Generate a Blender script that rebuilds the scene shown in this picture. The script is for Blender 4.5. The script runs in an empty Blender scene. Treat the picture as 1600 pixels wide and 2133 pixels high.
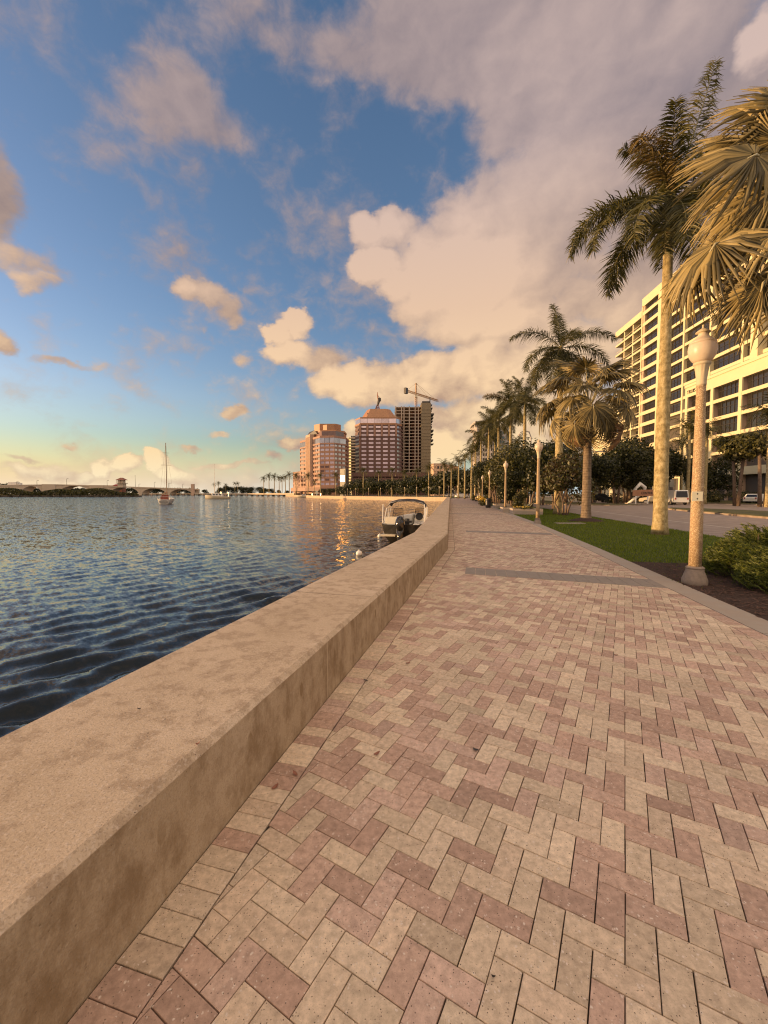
import bpy, math, random
import numpy as np
from mathutils import Vector, Matrix
R = math.radians
scene = bpy.context.scene
COL = scene.collection
F, CX, CY, EYE, PITCH = 850.0, 800.0, 1066.5, 1.65, R(2.6)
SUN_EL, SUN_AZ = R(2.1), R(-88.0)          # azimuth from the view direction, negative = left
EXPO = 1.0
WL = -0.85                                  # water level

# ---------------------------------------------------------------- camera
cam = bpy.data.cameras.new("Camera")
cam.sensor_fit = 'HORIZONTAL'; cam.sensor_width = 36.0; cam.lens = F / 1600 * 36.0
cam.clip_start = 0.05; cam.clip_end = 9000
cam_ob = bpy.data.objects.new("Camera", cam); COL.objects.link(cam_ob)
cam_ob.location = (0, 0, EYE); cam_ob.rotation_euler = (R(90) - PITCH, 0, 0)
scene.camera = cam_ob
scene.view_settings.view_transform = 'Standard'
scene.view_settings.look = 'None'
scene.view_settings.exposure = EXPO
scene.view_settings.gamma = 1.0
scene.view_settings.use_curve_mapping = False
scene.render.engine = 'CYCLES'
scene.cycles.filter_width = 1.15
scene.cycles.max_bounces = 6
scene.cycles.transparent_max_bounces = 6
scene.cycles.sample_clamp_indirect = 6.0

def ray(px, py):
    u, v = (px - CX) / F, (CY - py) / F
    return Vector((u, math.cos(PITCH) + v * math.sin(PITCH), v * math.cos(PITCH) - math.sin(PITCH)))
def onz(px, py, z=0.0):
    d = ray(px, py); t = (z - EYE) / d.z
    return Vector((d.x * t, d.y * t, z))
def atD(px, py, D):
    d = ray(px, py); t = D / d.y
    return Vector((d.x * t, D, EYE + d.z * t))
def XD(px, D): return (px - 800.0) / F * D
def ZD(py, D): return EYE + (1028.0 - py) / F * D

# ---------------------------------------------------------------- node helpers
class NT:
    def __init__(s, tree): s.t = tree; s.n = tree.nodes; s.l = tree.links
    def new(s, typ, **kw):
        n = s.n.new(typ)
        for k, v in kw.items(): setattr(n, k, v)
        return n
    def put(s, sock, v):
        if v is None: return
        if isinstance(v, bpy.types.NodeSocket): s.l.new(v, sock)
        elif isinstance(v, (tuple, list)) and len(v) == 3 and sock.type == 'RGBA': sock.default_value = (*v, 1)
        else: sock.default_value = v
    def math(s, op, a, b=None, c=None, clamp=False):
        n = s.new('ShaderNodeMath', operation=op, use_clamp=clamp)
        s.put(n.inputs[0], a); s.put(n.inputs[1], b); s.put(n.inputs[2], c)
        return n.outputs[0]
    def vmath(s, op, a, b=None, sc=None):
        n = s.new('ShaderNodeVectorMath', operation=op)
        s.put(n.inputs[0], a); s.put(n.inputs[1], b)
        if sc is not None: s.put(n.inputs['Scale'], sc)
        return n.outputs['Value'] if op in ('DOT_PRODUCT', 'LENGTH') else n.outputs['Vector']
    def mix(s, fac, a, b, blend='MIX'):
        n = s.new('ShaderNodeMix', data_type='RGBA', blend_type=blend)
        s.put(n.inputs[0], fac); s.put(n.inputs[6], a); s.put(n.inputs[7], b)
        return n.outputs[2]
    def noise(s, vec, scale, detail=3, rough=0.5, dist=0.0, out=0):
        n = s.new('ShaderNodeTexNoise')
        if vec is not None: s.put(n.inputs['Vector'], vec)
        n.inputs['Scale'].default_value = scale; n.inputs['Detail'].default_value = detail
        n.inputs['Roughness'].default_value = rough; n.inputs['Distortion'].default_value = dist
        return n.outputs[out]
    def voronoi(s, vec, scale, out='Distance', feature='F1'):
        n = s.new('ShaderNodeTexVoronoi', feature=feature)
        if vec is not None: s.put(n.inputs['Vector'], vec)
        n.inputs['Scale'].default_value = scale
        return n.outputs[out]
    def ramp(s, fac, stops, interp='LINEAR'):
        n = s.new('ShaderNodeValToRGB'); n.color_ramp.interpolation = interp
        e = n.color_ramp.elements
        while len(e) > 1: e.remove(e[0])
        e[0].position = stops[0][0]; e[0].color = (*stops[0][1], 1)
        for p, c in stops[1:]:
            x = e.new(p); x.color = (*c, 1)
        s.put(n.inputs[0], fac); return n.outputs[0]
    def mapr(s, v, a, b, c=0.0, d=1.0, smooth=True):
        n = s.new('ShaderNodeMapRange', interpolation_type='SMOOTHSTEP' if smooth else 'LINEAR')
        s.put(n.inputs[0], v)
        for i, x in enumerate((a, b, c, d)): s.put(n.inputs[i + 1], x)
        return n.outputs[0]
    def sep(s, v):
        n = s.new('ShaderNodeSeparateXYZ'); s.put(n.inputs[0], v); return n.outputs
    def comb(s, x, y, z):
        n = s.new('ShaderNodeCombineXYZ')
        for i, q in enumerate((x, y, z)): s.put(n.inputs[i], q)
        return n.outputs[0]

def lin(r, g, b):
    def f(c):
        c /= 255.0
        return c / 12.92 if c <= 0.04045 else ((c + 0.055) / 1.055) ** 2.4
    return (f(r), f(g), f(b))
def disp(r, g, b):                           # colour of a thing that gives off light, as seen at this exposure
    k = 2.0 ** -EXPO
    return tuple(c * k for c in lin(r, g, b))

# ---------------------------------------------------------------- world: Nishita sky with clouds by direction
world = bpy.data.worlds.new("World"); scene.world = world; world.use_nodes = True
BLOBS = [  # px, py, rx, ry, weight, brightness
    (960, 60, 330, 230, 1.0, .2), (1250, 150, 380, 300, 1.15, .3), (1180, 430, 320, 220, 1.2, .45), (1010, 590, 240, 150, 1.2, .9),
    (778, 480, 62, 52, .9, 1.2), (830, 470, 60, 60, .85, 1.1), (790, 545, 70, 50, .9, 1.3), (850, 590, 70, 62, .85, 1.2), (900, 545, 110, 100, .85, 1.0), (880, 650, 90, 50, .8, 1.0), (1050, 680, 260, 80, 1.0, .8), (1500, 330, 330, 330, 1.1, .1),
    (1430, 60, 170, 130, .8, .5), (700, 90, 240, 130, .62, .1), (560, 20, 130, 120, .5, .1), (1000, 480, 160, 120, .9, .8),
    (360, 200, 165, 130, .68, .15), (470, 270, 90, 80, .5, .1), (-30, 420, 130, 170, .85, .2), (40, 545, 100, 45, .7, .6), (60, 590, 75, 35, .7, .8),
    (380, 606, 52, 40, .8, .9), (440, 622, 66, 42, .75, .7), (485, 655, 46, 36, .65, .35), (580, 690, 44, 34, .9, 1.2), (618, 672, 46, 40, .9, 1.3), (605, 730, 82, 36, .9, .95), (675, 748, 62, 34, .7, .4), (505, 742, 34, 24, .55, .2), (520, 605, 40, 20, .35, .1),
    (760, 800, 150, 52, 1.0, .9), (900, 795, 170, 60, 1.0, .7), (1030, 775, 150, 80, 1.0, .8), (-10, 705, 58, 36, .8, .6), (140, 760, 105, 14, .6, .0),
    (495, 862, 44, 17, .75, .3), (605, 922, 42, 20, .8, .6), (455, 905, 24, 11, .6, .3), (398, 933, 34, 11, .65, .3), (566, 948, 20, 16, .6, .3),
    (318, 962, 34, 28, .95, 1.3), (352, 985, 40, 24, .9, .9), (270, 972, 40, 26, .9, 1.2), (222, 978, 36, 26, .85, 1.1), (180, 988, 40, 18, .8, .8), (90, 985, 130, 22, .8, .7), (370, 990, 55, 24, .8, .5), (150, 926, 30, 9, .5, .4),
    (480, 962, 110, 8, .6, .3), (40, 958, 60, 10, .6, .5), (920, 935, 85, 55, 1.0, 1.4), (880, 880, 130, 48, .9, .3), (1090, 880, 240, 110, 1.1, .55), (730, 892, 30, 30, .8, .9),
    (1605, 70, 70, 80, .8, 1.5), (1270, 590, 200, 150, 1.0, .45), (1180, 740, 200, 100, 1.0, .7), (1480, 650, 260, 200, 1.0, .35), (1500, 860, 260, 160, 1.0, .45), (1330, 700, 200, 140, .9, .55), (1320, 930, 220, 90, 1.0, .5), (650, 985, 40, 10, .6, .5),
]
def azel(px, py):
    d = ray(px, py).normalized()
    return math.atan2(d.x, d.y), math.asin(d.z)
wt_ = NT(world.node_tree); t = wt_; t.n.clear()
out = t.new('ShaderNodeOutputWorld'); bg = t.new('ShaderNodeBackground')
D0 = t.new('ShaderNodeTexCoord').outputs['Generated']
sky = t.new('ShaderNodeTexSky', sky_type='NISHITA'); sky.sun_disc = False
sky.sun_elevation = SUN_EL; sky.sun_rotation = SUN_AZ
sky.air_density = 1.0; sky.dust_density = 0.5; sky.ozone_density = 2.2
SKY_STRENGTH = 0.15
sundir = Vector((math.sin(SUN_AZ) * math.cos(SUN_EL), math.cos(SUN_AZ) * math.cos(SUN_EL), math.sin(SUN_EL)))
x0, y0, z0 = t.sep(D0)
ds = t.vmath('MULTIPLY', D0, (1, 1, 1.35))
n1 = t.noise(ds, 5.5, 6, .6, out=1)
n1b = t.noise(ds, 19.0, 4, .6, out=1)
warp = t.vmath('ADD', t.vmath('SCALE', t.vmath('SUBTRACT', n1, (.5, .5, .5)), None, .085), t.vmath('SCALE', t.vmath('SUBTRACT', n1b, (.5, .5, .5)), None, .035))
dw = t.vmath('NORMALIZE', t.vmath('ADD', D0, warp))
x, y, z = t.sep(dw)
AE = t.comb(t.math('ARCTAN2', x, y), t.math('ARCSINE', z), 0.0)
S = B = None
for px, py, rx, ry, wt, br in BLOBS:
    a0, e0 = azel(px, py)
    ra = abs(azel(px + rx, py)[0] - azel(px - rx, py)[0]) / 2
    re = abs(azel(px, py + ry)[1] - azel(px, py - ry)[1]) / 2
    q = t.new('ShaderNodeVectorMath', operation='MULTIPLY_ADD')
    t.put(q.inputs[0], AE); q.inputs[1].default_value = (1 / ra, 1 / re, 0); q.inputs[2].default_value = (-a0 / ra, -e0 / re, 0)
    uv = q.outputs[0]
    f = t.math('MAXIMUM', t.math('MULTIPLY_ADD', t.vmath('DOT_PRODUCT', uv, uv), -wt, wt), 0.0)
    lb = t.math('ADD', t.vmath('DOT_PRODUCT', uv, (-.45 * min(1, br + .3), .35 * min(1, br + .3), 0)), br)
    fb = t.math('MULTIPLY', f, lb)
    S = f if S is None else t.math('SMOOTH_MAX', S, f, .25)
    B = fb if B is None else t.math('SMOOTH_MAX', B, fb, .2)
na = t.noise(ds, 6.5, 8, .56, .15)
off = tuple(Vector(sundir) * .016 + Vector((0, 0, .014)))
na2 = t.noise(t.vmath('ADD', ds, off), 6.5, 3, .56, .15)
nl = t.noise(ds, 2.3, 2, .5)
nf = t.noise(ds, 26.0, 6, .65, .4)
na = t.math('MULTIPLY_ADD', t.math('SUBTRACT', nf, .5), .42, na)
fld = t.math('ADD', t.math('MULTIPLY_ADD', t.math('SUBTRACT', na, .5), 1.25, t.math('MULTIPLY', t.math('SUBTRACT', nl, .5), .5)), S)
# unseen broken warm cloud deck overhead and behind, added to light the paving
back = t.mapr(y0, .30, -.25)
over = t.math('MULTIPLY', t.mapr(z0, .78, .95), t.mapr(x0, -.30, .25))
fill_region = t.math('MAXIMUM', back, over)
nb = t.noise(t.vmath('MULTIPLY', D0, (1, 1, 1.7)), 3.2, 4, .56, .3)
fill_deck = t.math('MULTIPLY', t.mapr(nb, .36, .52), fill_region)
wisp = t.mapr(fld, .10, .66)
body = t.mapr(fld, .20, .40)
hard = t.mapr(B, .25, .8)
dens_f = t.math('ADD', t.math('MULTIPLY', wisp, t.math('SUBTRACT', 1.0, hard)), t.math('MULTIPLY', body, hard))
dens = t.math('MAXIMUM', dens_f, fill_deck)
relief = t.math('SUBTRACT', na, na2)
lit = t.math('ADD', t.math('MULTIPLY_ADD', relief, t.mapr(z0, .12, .5, 2.2, .9), t.math('MULTIPLY', t.math('SUBTRACT', nl, .42), .9)), t.math('MULTIPLY', B, 1.1), clamp=True)
elev = t.mapr(z0, 0.0, .62, smooth=False)
dark = t.ramp(elev, [(0, disp(206, 178, 156)), (.12, disp(182, 152, 138)), (.35, disp(178, 144, 124)), (.65, disp(154, 133, 126)), (1, disp(146, 133, 138))])
litc = t.ramp(elev, [(0, disp(255, 240, 202)), (.15, disp(255, 222, 172)), (.4, disp(253, 215, 170)), (.65, disp(234, 198, 168)), (1, disp(214, 188, 178))])
cl = t.mix(lit, dark, litc)
fill_col = t.mix(t.mapr(nb, .40, .70), (.74, .54, .385), (1.45, 1.07, .73))  # tones of the added deck, kept bright as fill light
fill_col = t.mix(t.mapr(z0, .02, .45), (.34, .25, .23), fill_col)
ccol = t.mix(fill_region, cl, fill_col)
hs = t.new('ShaderNodeHueSaturation'); hs.inputs['Saturation'].default_value = 1.18; t.put(hs.inputs['Color'], sky.outputs[0])
grade = t.ramp(t.mapr(z0, 0.0, .6, smooth=False), [(0, (.8, .85, 1.0)), (.12, (1.25, 1.3, 1.4)), (.35, (2.1, 1.6, 1.66)), (1, (2.7, 1.75, 1.65))])
skyl = t.mix(1.0, t.mix(1.0, hs.outputs[0], (SKY_STRENGTH,) * 3, 'MULTIPLY'), grade, 'MULTIPLY')
side = t.mapr(x0, -.75, .3)
glow = t.mix(side, disp(255, 230, 194), disp(206, 222, 224))
skyl = t.mix(t.mapr(z0, .13, -.01), skyl, glow)
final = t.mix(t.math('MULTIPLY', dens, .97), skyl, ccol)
final = t.mix(t.mapr(z0, 0.0, -.03), final, (.10, .09, .08))
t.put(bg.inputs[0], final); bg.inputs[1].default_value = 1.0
t.put(out.inputs[0], bg.outputs[0])
world.cycles.sampling_method = 'MANUAL'; world.cycles.sample_map_resolution = 512

sun = bpy.data.lights.new("Sun", 'SUN'); sun.energy = 3.4; sun.angle = R(0.53); sun.color = (1.0, .60, .27)
sun_ob = bpy.data.objects.new("Sun", sun); COL.objects.link(sun_ob)
sun_ob.rotation_euler = (-sundir).to_track_quat('-Z', 'Y').to_euler()

# ---------------------------------------------------------------- mesh helpers
class MB:
    def __init__(s): s.v = []; s.f = []; s.mi = []; s.cur = 0
    def add(s, vs, fs):
        n = len(s.v); s.v.extend([tuple(p) for p in vs])
        for f in fs: s.f.append(tuple(i + n for i in f)); s.mi.append(s.cur)
    def quad(s, a, b, c, d): s.add([a, b, c, d], [(0, 1, 2, 3)])
    def box(s, x0, x1, y0, y1, z0, z1):
        s.add([(x0, y0, z0), (x1, y0, z0), (x1, y1, z0), (x0, y1, z0), (x0, y0, z1), (x1, y0, z1), (x1, y1, z1), (x0, y1, z1)],
              [(0, 3, 2, 1), (4, 5, 6, 7), (0, 1, 5, 4), (1, 2, 6, 5), (2, 3, 7, 6), (3, 0, 4, 7)])
    def obox(s, c, ax, ay, hx, hy, z0, z1):          # box with horizontal axes ax, ay about the point c
        c = Vector(c); ax = Vector(ax); ay = Vector(ay)
        ps = [c - ax * hx - ay * hy, c + ax * hx - ay * hy, c + ax * hx + ay * hy, c - ax * hx + ay * hy]
        s.prism([(p.x, p.y) for p in ps], z0, z1)
    def prism(s, poly, z0, z1):
        n = len(poly)
        A = sum(poly[i][0] * poly[(i + 1) % n][1] - poly[(i + 1) % n][0] * poly[i][1] for i in range(n))
        if A < 0: poly = poly[::-1]
        s.add([(x, y, z0) for x, y in poly] + [(x, y, z1) for x, y in poly],
              [tuple(range(n))[::-1], tuple(range(n, 2 * n))] + [(i, (i + 1) % n, n + (i + 1) % n, n + i) for i in range(n)])
    def frustum(s, p0, z0, p1, z1):
        n = len(p0)
        s.add([(x, y, z0) for x, y in p0] + [(x, y, z1) for x, y in p1],
              [tuple(range(n))[::-1], tuple(range(n, 2 * n))] + [(i, (i + 1) % n, n + (i + 1) % n, n + i) for i in range(n)])
    def tube(s, pts, rad, n=8, cap=True):
        pts = [Vector(p) for p in pts]; m = len(pts)
        if not isinstance(rad, (list, tuple)): rad = [rad] * m
        rings = []; up = Vector((0, 0, 1)); u = None
        for i, p in enumerate(pts):
            d = (pts[min(i + 1, m - 1)] - pts[max(i - 1, 0)]).normalized()
            if u is None:
                u = d.cross(up)
                if u.length < .1: u = d.cross(Vector((0, 1, 0)))
            u = (u - d * u.dot(d)).normalized(); w = d.cross(u)
            rings.append([p + (u * math.cos(2 * math.pi * k / n) + w * math.sin(2 * math.pi * k / n)) * rad[i] for k in range(n)])
        fs = []
        for i in range(m - 1):
            for k in range(n):
                fs.append((i * n + k, i * n + (k + 1) % n, (i + 1) * n + (k + 1) % n, (i + 1) * n + k))
        if cap: fs += [tuple(range(n))[::-1], tuple(range((m - 1) * n, m * n))]
        s.add([q for r in rings for q in r], fs)
    def lathe(s, prof, n=24, c=(0, 0, 0), flute=None):
        c = Vector(c); vs = []; m = len(prof)
        for i, (r, z) in enumerate(prof):
            for k in range(n):
                a = 2 * math.pi * k / n
                rr = r * (1 - (flute(i, k) if flute else 0))
                vs.append((c.x + rr * math.cos(a), c.y + rr * math.sin(a), c.z + z))
        fs = [(i * n + k, i * n + (k + 1) % n, (i + 1) * n + (k + 1) % n, (i + 1) * n + k) for i in range(m - 1) for k in range(n)]
        fs += [tuple(range(n))[::-1], tuple(range((m - 1) * n, m * n))]
        s.add(vs, fs)
    def ball(s, c, r, n=12, sq=(1, 1, 1)):
        m = n // 2; c = Vector(c)
        prof = [(math.sin(math.pi * i / m), -math.cos(math.pi * i / m)) for i in range(m + 1)]
        vs = [(c.x + r * sq[0] * max(a, 1e-3) * math.cos(2 * math.pi * k / n), c.y + r * sq[1] * max(a, 1e-3) * math.sin(2 * math.pi * k / n), c.z + r * sq[2] * b) for a, b in prof for k in range(n)]
        s.add(vs, [(i * n + k, i * n + (k + 1) % n, (i + 1) * n + (k + 1) % n, (i + 1) * n + k) for i in range(m) for k in range(n)])
    def mesh(s, name, mats, smooth=False):
        me = bpy.data.meshes.new(name); me.from_pydata(s.v, [], s.f)
        for m in (mats if isinstance(mats, (list, tuple)) else [mats]): me.materials.append(m)
        if len(me.materials) > 1: me.polygons.foreach_set('material_index', s.mi)
        if smooth: me.polygons.foreach_set('use_smooth', [True] * len(me.polygons))
        me.update(); return me
    def build(s, name, mats, parent=None, smooth=False, label=None):
        return link(name, s.mesh(name, mats, smooth), parent, label)
def link(name, me, parent=None, label=None, loc=None, rot=None, scale=None):
    o = bpy.data.objects.new(name, me); COL.objects.link(o)
    if parent is not None: o.parent = parent
    if label: o['label'] = label
    if loc is not None: o.location = loc
    if rot is not None: o.rotation_euler = rot
    if scale is not None: o.scale = scale if isinstance(scale, (tuple, list)) else (scale,) * 3
    return o
def np_mesh(name, verts, faces, mats, mi=None, smooth=False):
    verts = np.asarray(verts, dtype=np.float32); faces = np.asarray(faces, dtype=np.int32)
    me = bpy.data.meshes.new(name); nv, nf, k = len(verts), len(faces), faces.shape[1]
    me.vertices.add(nv); me.vertices.foreach_set('co', verts.ravel())
    me.loops.add(nf * k); me.loops.foreach_set('vertex_index', faces.ravel())
    me.polygons.add(nf); me.polygons.foreach_set('loop_start', np.arange(0, nf * k, k, dtype=np.int32))
    me.polygons.foreach_set('loop_total', np.full(nf, k, dtype=np.int32))
    for m in (mats if isinstance(mats, (list, tuple)) else [mats]): me.materials.append(m)
    if mi is not None: me.polygons.foreach_set('material_index', np.asarray(mi, dtype=np.int32))
    if smooth: me.polygons.foreach_set('use_smooth', np.ones(nf, dtype=bool))
    me.update(calc_edges=True); return me
def tag(o, label=None, cat=None, group=None, kind=None):
    if label: o['label'] = label
    if cat: o['category'] = cat
    if group: o['group'] = group
    if kind: o['kind'] = kind
    return o
def thing(name, loc, label, cat, group=None, rz=0.0, scale=None):
    o = bpy.data.objects.new(name, None); COL.objects.link(o); o.empty_display_size = .2
    o.location = loc; o.rotation_euler = (0, 0, rz)
    if scale: o.scale = (scale,) * 3
    return tag(o, label, cat, group)
def dup(root, loc, label=None, rz=None, scale=None, group=None):
    def cp(o, par):
        c = o.copy(); COL.objects.link(c)
        if par is not None: c.parent = par
        for ch in [q for q in list(o.children)]: cp(ch, c)
        return c
    r = cp(root, None); r.location = loc
    if rz is not None: r.rotation_euler = (0, 0, rz)
    if scale is not None: r.scale = (scale,) * 3 if not isinstance(scale, tuple) else scale
    if label: r['label'] = label
    if group: r['group'] = group
    return r

# ---------------------------------------------------------------- materials
def mat(name, col, rough=.6, var=.15, scale=4.0, metal=0.0, spec=.5, bump=0.0, bscale=40.0, transl=None, island=0.0, col2=None, coord='Object', ior=None):
    m = bpy.data.materials.new(name); m.use_nodes = True
    t = NT(m.node_tree); t.n.clear()
    o = t.new('ShaderNodeOutputMaterial'); p = t.new('ShaderNodeBsdfPrincipled')
    tcn = t.new('ShaderNodeTexCoord').outputs[coord]
    n = t.noise(tcn, scale, 4, .6)
    k = t.math('MULTIPLY_ADD', t.math('SUBTRACT', n, .5), var * 3.0, 1.0)
    if island:
        g = t.new('ShaderNodeNewGeometry').outputs['Random Per Island']
        k = t.math('MULTIPLY', k, t.math('MULTIPLY_ADD', g, island * 2, 1 - island))
        c = t.mix(g, col, col2) if col2 else None
    elif col2: c = t.mix(t.mapr(n, .35, .65), col, col2)
    else: c = None
    c = t.mix(1.0, c if c is not None else (*col, 1), t.comb(k, k, k), 'MULTIPLY')
    t.put(p.inputs['Base Color'], c)
    p.inputs['Roughness'].default_value = rough; p.inputs['Metallic'].default_value = metal
    p.inputs['Specular IOR Level'].default_value = spec
    if ior: p.inputs['IOR'].default_value = ior
    if bump:
        b = t.new('ShaderNodeBump'); b.inputs['Strength'].default_value = bump; b.inputs['Distance'].default_value = .01
        t.put(b.inputs['Height'], t.noise(tcn, bscale, 4, .65)); t.put(p.inputs['Normal'], b.outputs[0])
    sh = p.outputs[0]
    if transl:
        tr = t.new('ShaderNodeBsdfTranslucent'); t.put(tr.inputs[0], t.mix(1.0, c, transl, 'MULTIPLY'))
        ms = t.new('ShaderNodeMixShader'); ms.inputs[0].default_value = .28
        t.put(ms.inputs[1], sh); t.put(ms.inputs[2], tr.outputs[0]); sh = ms.outputs[0]
    t.put(o.inputs[0], sh); return m

M = {}
def concrete_mat():
    m = bpy.data.materials.new("seawall_concrete"); m.use_nodes = True
    t = NT(m.node_tree); p = m.node_tree.nodes['Principled BSDF']
    uv = t.new('ShaderNodeUVMap').outputs[0]           # u along the wall in metres, v across the section in metres
    u, v, _ = t.sep(uv)
    P = t.new('ShaderNodeTexCoord').outputs['Object']
    big = t.noise(P, 1.3, 5, .62); fine = t.noise(P, 55, 4, .7); mid = t.noise(P, 9, 4, .6)
    c = t.ramp(big, [(.28, (.42, .31, .195)), (.45, (.52, .395, .265)), (.55, (.55, .42, .285)), (.72, (.62, .485, .345))])
    c = t.mix(t.math('MULTIPLY', t.mapr(mid, .46, .66), .75), c, (.35, .25, .16))
    c = t.mix(t.math('MULTIPLY', t.mapr(fine, .50, .66), .5), c, (.66, .54, .42))
    c = t.mix(t.math('MULTIPLY', t.mapr(t.noise(P, 120, 3, .6), .50, .64), .45), c, (.24, .165, .105))
    pit = t.voronoi(P, 38); c = t.mix(t.math('MULTIPLY', t.mapr(pit, .14, .05), t.mapr(mid, .45, .6)), c, (.10, .075, .05))
    # form tie patches on the face: one oval every 0.62 m
    su = t.math('SUBTRACT', t.math('FRACT', t.math('MULTIPLY_ADD', u, 1 / .62, .25)), .5)
    wob = t.math('MULTIPLY', t.math('SUBTRACT', t.noise(P, 14, 3, .6), .5), .9)
    e = t.math('ADD', t.math('POWER', t.math('MULTIPLY', su, .62 / .026), 2.0), t.math('POWER', t.math('MULTIPLY', t.math('SUBTRACT', v, .29), 1 / .055), 2.0))
    e = t.math('ADD', e, wob)
    c = t.mix(t.math('MULTIPLY', t.mapr(e, 1.15, .55), t.mapr(t.noise(P, 2.1, 1), .40, .52)), c, (.20, .12, .06))
    # pavement face (v < .46): shade put into its colour, then patchy grime and green spot
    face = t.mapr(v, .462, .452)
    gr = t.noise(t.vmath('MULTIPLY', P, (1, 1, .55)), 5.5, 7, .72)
    c = t.mix(t.math('MULTIPLY', face, .5), c, (.33, .235, .125))  # even darker tone: the shade of this face, put into the colour
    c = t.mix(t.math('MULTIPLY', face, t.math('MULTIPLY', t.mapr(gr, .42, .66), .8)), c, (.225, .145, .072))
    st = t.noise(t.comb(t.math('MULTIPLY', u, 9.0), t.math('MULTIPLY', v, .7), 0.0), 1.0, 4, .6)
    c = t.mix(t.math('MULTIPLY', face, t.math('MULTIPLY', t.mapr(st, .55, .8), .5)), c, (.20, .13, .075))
    jn = t.math('ABSOLUTE', t.math('SUBTRACT', t.math('FRACT', t.math('MULTIPLY_ADD', u, 1 / 2.75, .5 - 4.42 / 2.75)), .5))
    c = t.mix(t.math('MULTIPLY', face, t.math('MULTIPLY', t.mapr(jn, .0040, .0022), .6)), c, (.52, .40, .27))
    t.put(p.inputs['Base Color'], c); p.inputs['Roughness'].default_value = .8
    p.inputs['Specular IOR Level'].default_value = .3
    b = t.new('ShaderNodeBump'); b.inputs['Strength'].default_value = .55; b.inputs['Distance'].default_value = .006
    t.put(b.inputs['Height'], t.math('ADD', fine, t.math('MULTIPLY', t.mapr(pit, .0, .2), .5))); t.put(p.inputs['Normal'], b.outputs[0])
    return m
def paver_mat():
    m = bpy.data.materials.new("clay_paver"); m.use_nodes = True
    t = NT(m.node_tree); p = m.node_tree.nodes['Principled BSDF']
    at = t.new('ShaderNodeAttribute', attribute_name='tint').outputs['Color']
    P = t.new('ShaderNodeTexCoord').outputs['Object']
    n1 = t.noise(P, 30, 4, .65); n2 = t.noise(P, 1.1, 3, .5); n3 = t.noise(P, 210, 2, .6)
    c = t.mix(1.0, at, t.ramp(n1, [(.28, (.70, .69, .68)), (.68, (1.18, 1.18, 1.18))]), 'MULTIPLY')
    c = t.mix(1.0, c, t.ramp(n2, [(.3, (.94, .935, .93)), (.7, (1.10, 1.10, 1.10))]), 'MULTIPLY')
    v1 = t.voronoi(t.vmath('ADD', P, t.vmath('SCALE', t.noise(P, 60, 2, .5, out=1), None, .008)), 70)
    pick = t.sep(t.voronoi(P, 70, 'Color'))[0]
    c = t.mix(t.math('MULTIPLY', t.mapr(v1, .42, .20), t.mapr(pick, .84, .93)), c, (.68, .57, .47))
    v2 = t.voronoi(P, 120); pick2 = t.sep(t.voronoi(P, 120, 'Color'))[1]
    c = t.mix(t.math('MULTIPLY', t.mapr(v2, .34, .14), t.mapr(pick2, .78, .86)), c, (.12, .085, .06))
    c = t.mix(t.math('MULTIPLY', t.mapr(n3, .56, .72), .35), c, (.25, .18, .13))
    st = t.noise(P, 4.5, 5, .7); c = t.mix(t.math('MULTIPLY', t.mapr(st, .62, .80), .25), c, (.22, .16, .12))
    t.put(p.inputs['Base Color'], c); p.inputs['Roughness'].default_value = .82; p.inputs['Specular IOR Level'].default_value = .25
    b = t.new('ShaderNodeBump'); b.inputs['Strength'].default_value = .4; b.inputs['Distance'].default_value = .003
    t.put(b.inputs['Height'], t.math('ADD', n1, n3)); t.put(p.inputs['Normal'], b.outputs[0])
    return m
def water_mat():
    m = bpy.data.materials.new("lagoon_water"); m.use_nodes = True
    t = NT(m.node_tree); p = m.node_tree.nodes['Principled BSDF']
    P = t.new('ShaderNodeTexCoord').outputs['Object']
    p.inputs['Base Color'].default_value = (.018, .022, .022, 1); p.inputs['Roughness'].default_value = .06
    p.inputs['IOR'].default_value = 1.333
    # wavelets too small for the mesh: slopes taken straight from noise, stronger where the mesh carries fewer waves
    chop = t.new('ShaderNodeAttribute', attribute_name='chop').outputs['Fac']
    ra = t.new('ShaderNodeMapping'); ra.inputs['Rotation'].default_value = (0, 0, R(-48)); t.put(ra.inputs['Vector'], P)
    Q = t.vmath('MULTIPLY', ra.outputs[0], (1.0, .42, 1))
    v1 = t.vmath('SUBTRACT', t.noise(Q, 2.0, 4, .65, .2, out=1), (.5, .5, .5)); v2 = t.vmath('SUBTRACT', t.noise(Q, 7.0, 4, .72, .2, out=1), (.5, .5, .5))
    sl = t.vmath('ADD', t.vmath('SCALE', v1, None, t.math('MULTIPLY', chop, 1.05)), t.vmath('SCALE', v2, None, t.math('MULTIPLY_ADD', chop, .62, .42)))
    sl = t.vmath('MULTIPLY', sl, (1, 1, 0))
    nrm = t.vmath('NORMALIZE', t.vmath('ADD', t.new('ShaderNodeNewGeometry').outputs['Normal'], sl))
    t.put(p.inputs['Normal'], nrm)
    return m
def grass_base_mat():
    return mat("lawn_soil", (.045, .066, .004), .9, .25, 2.0, bump=.8, bscale=60, col2=(.055, .06, .006))
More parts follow.
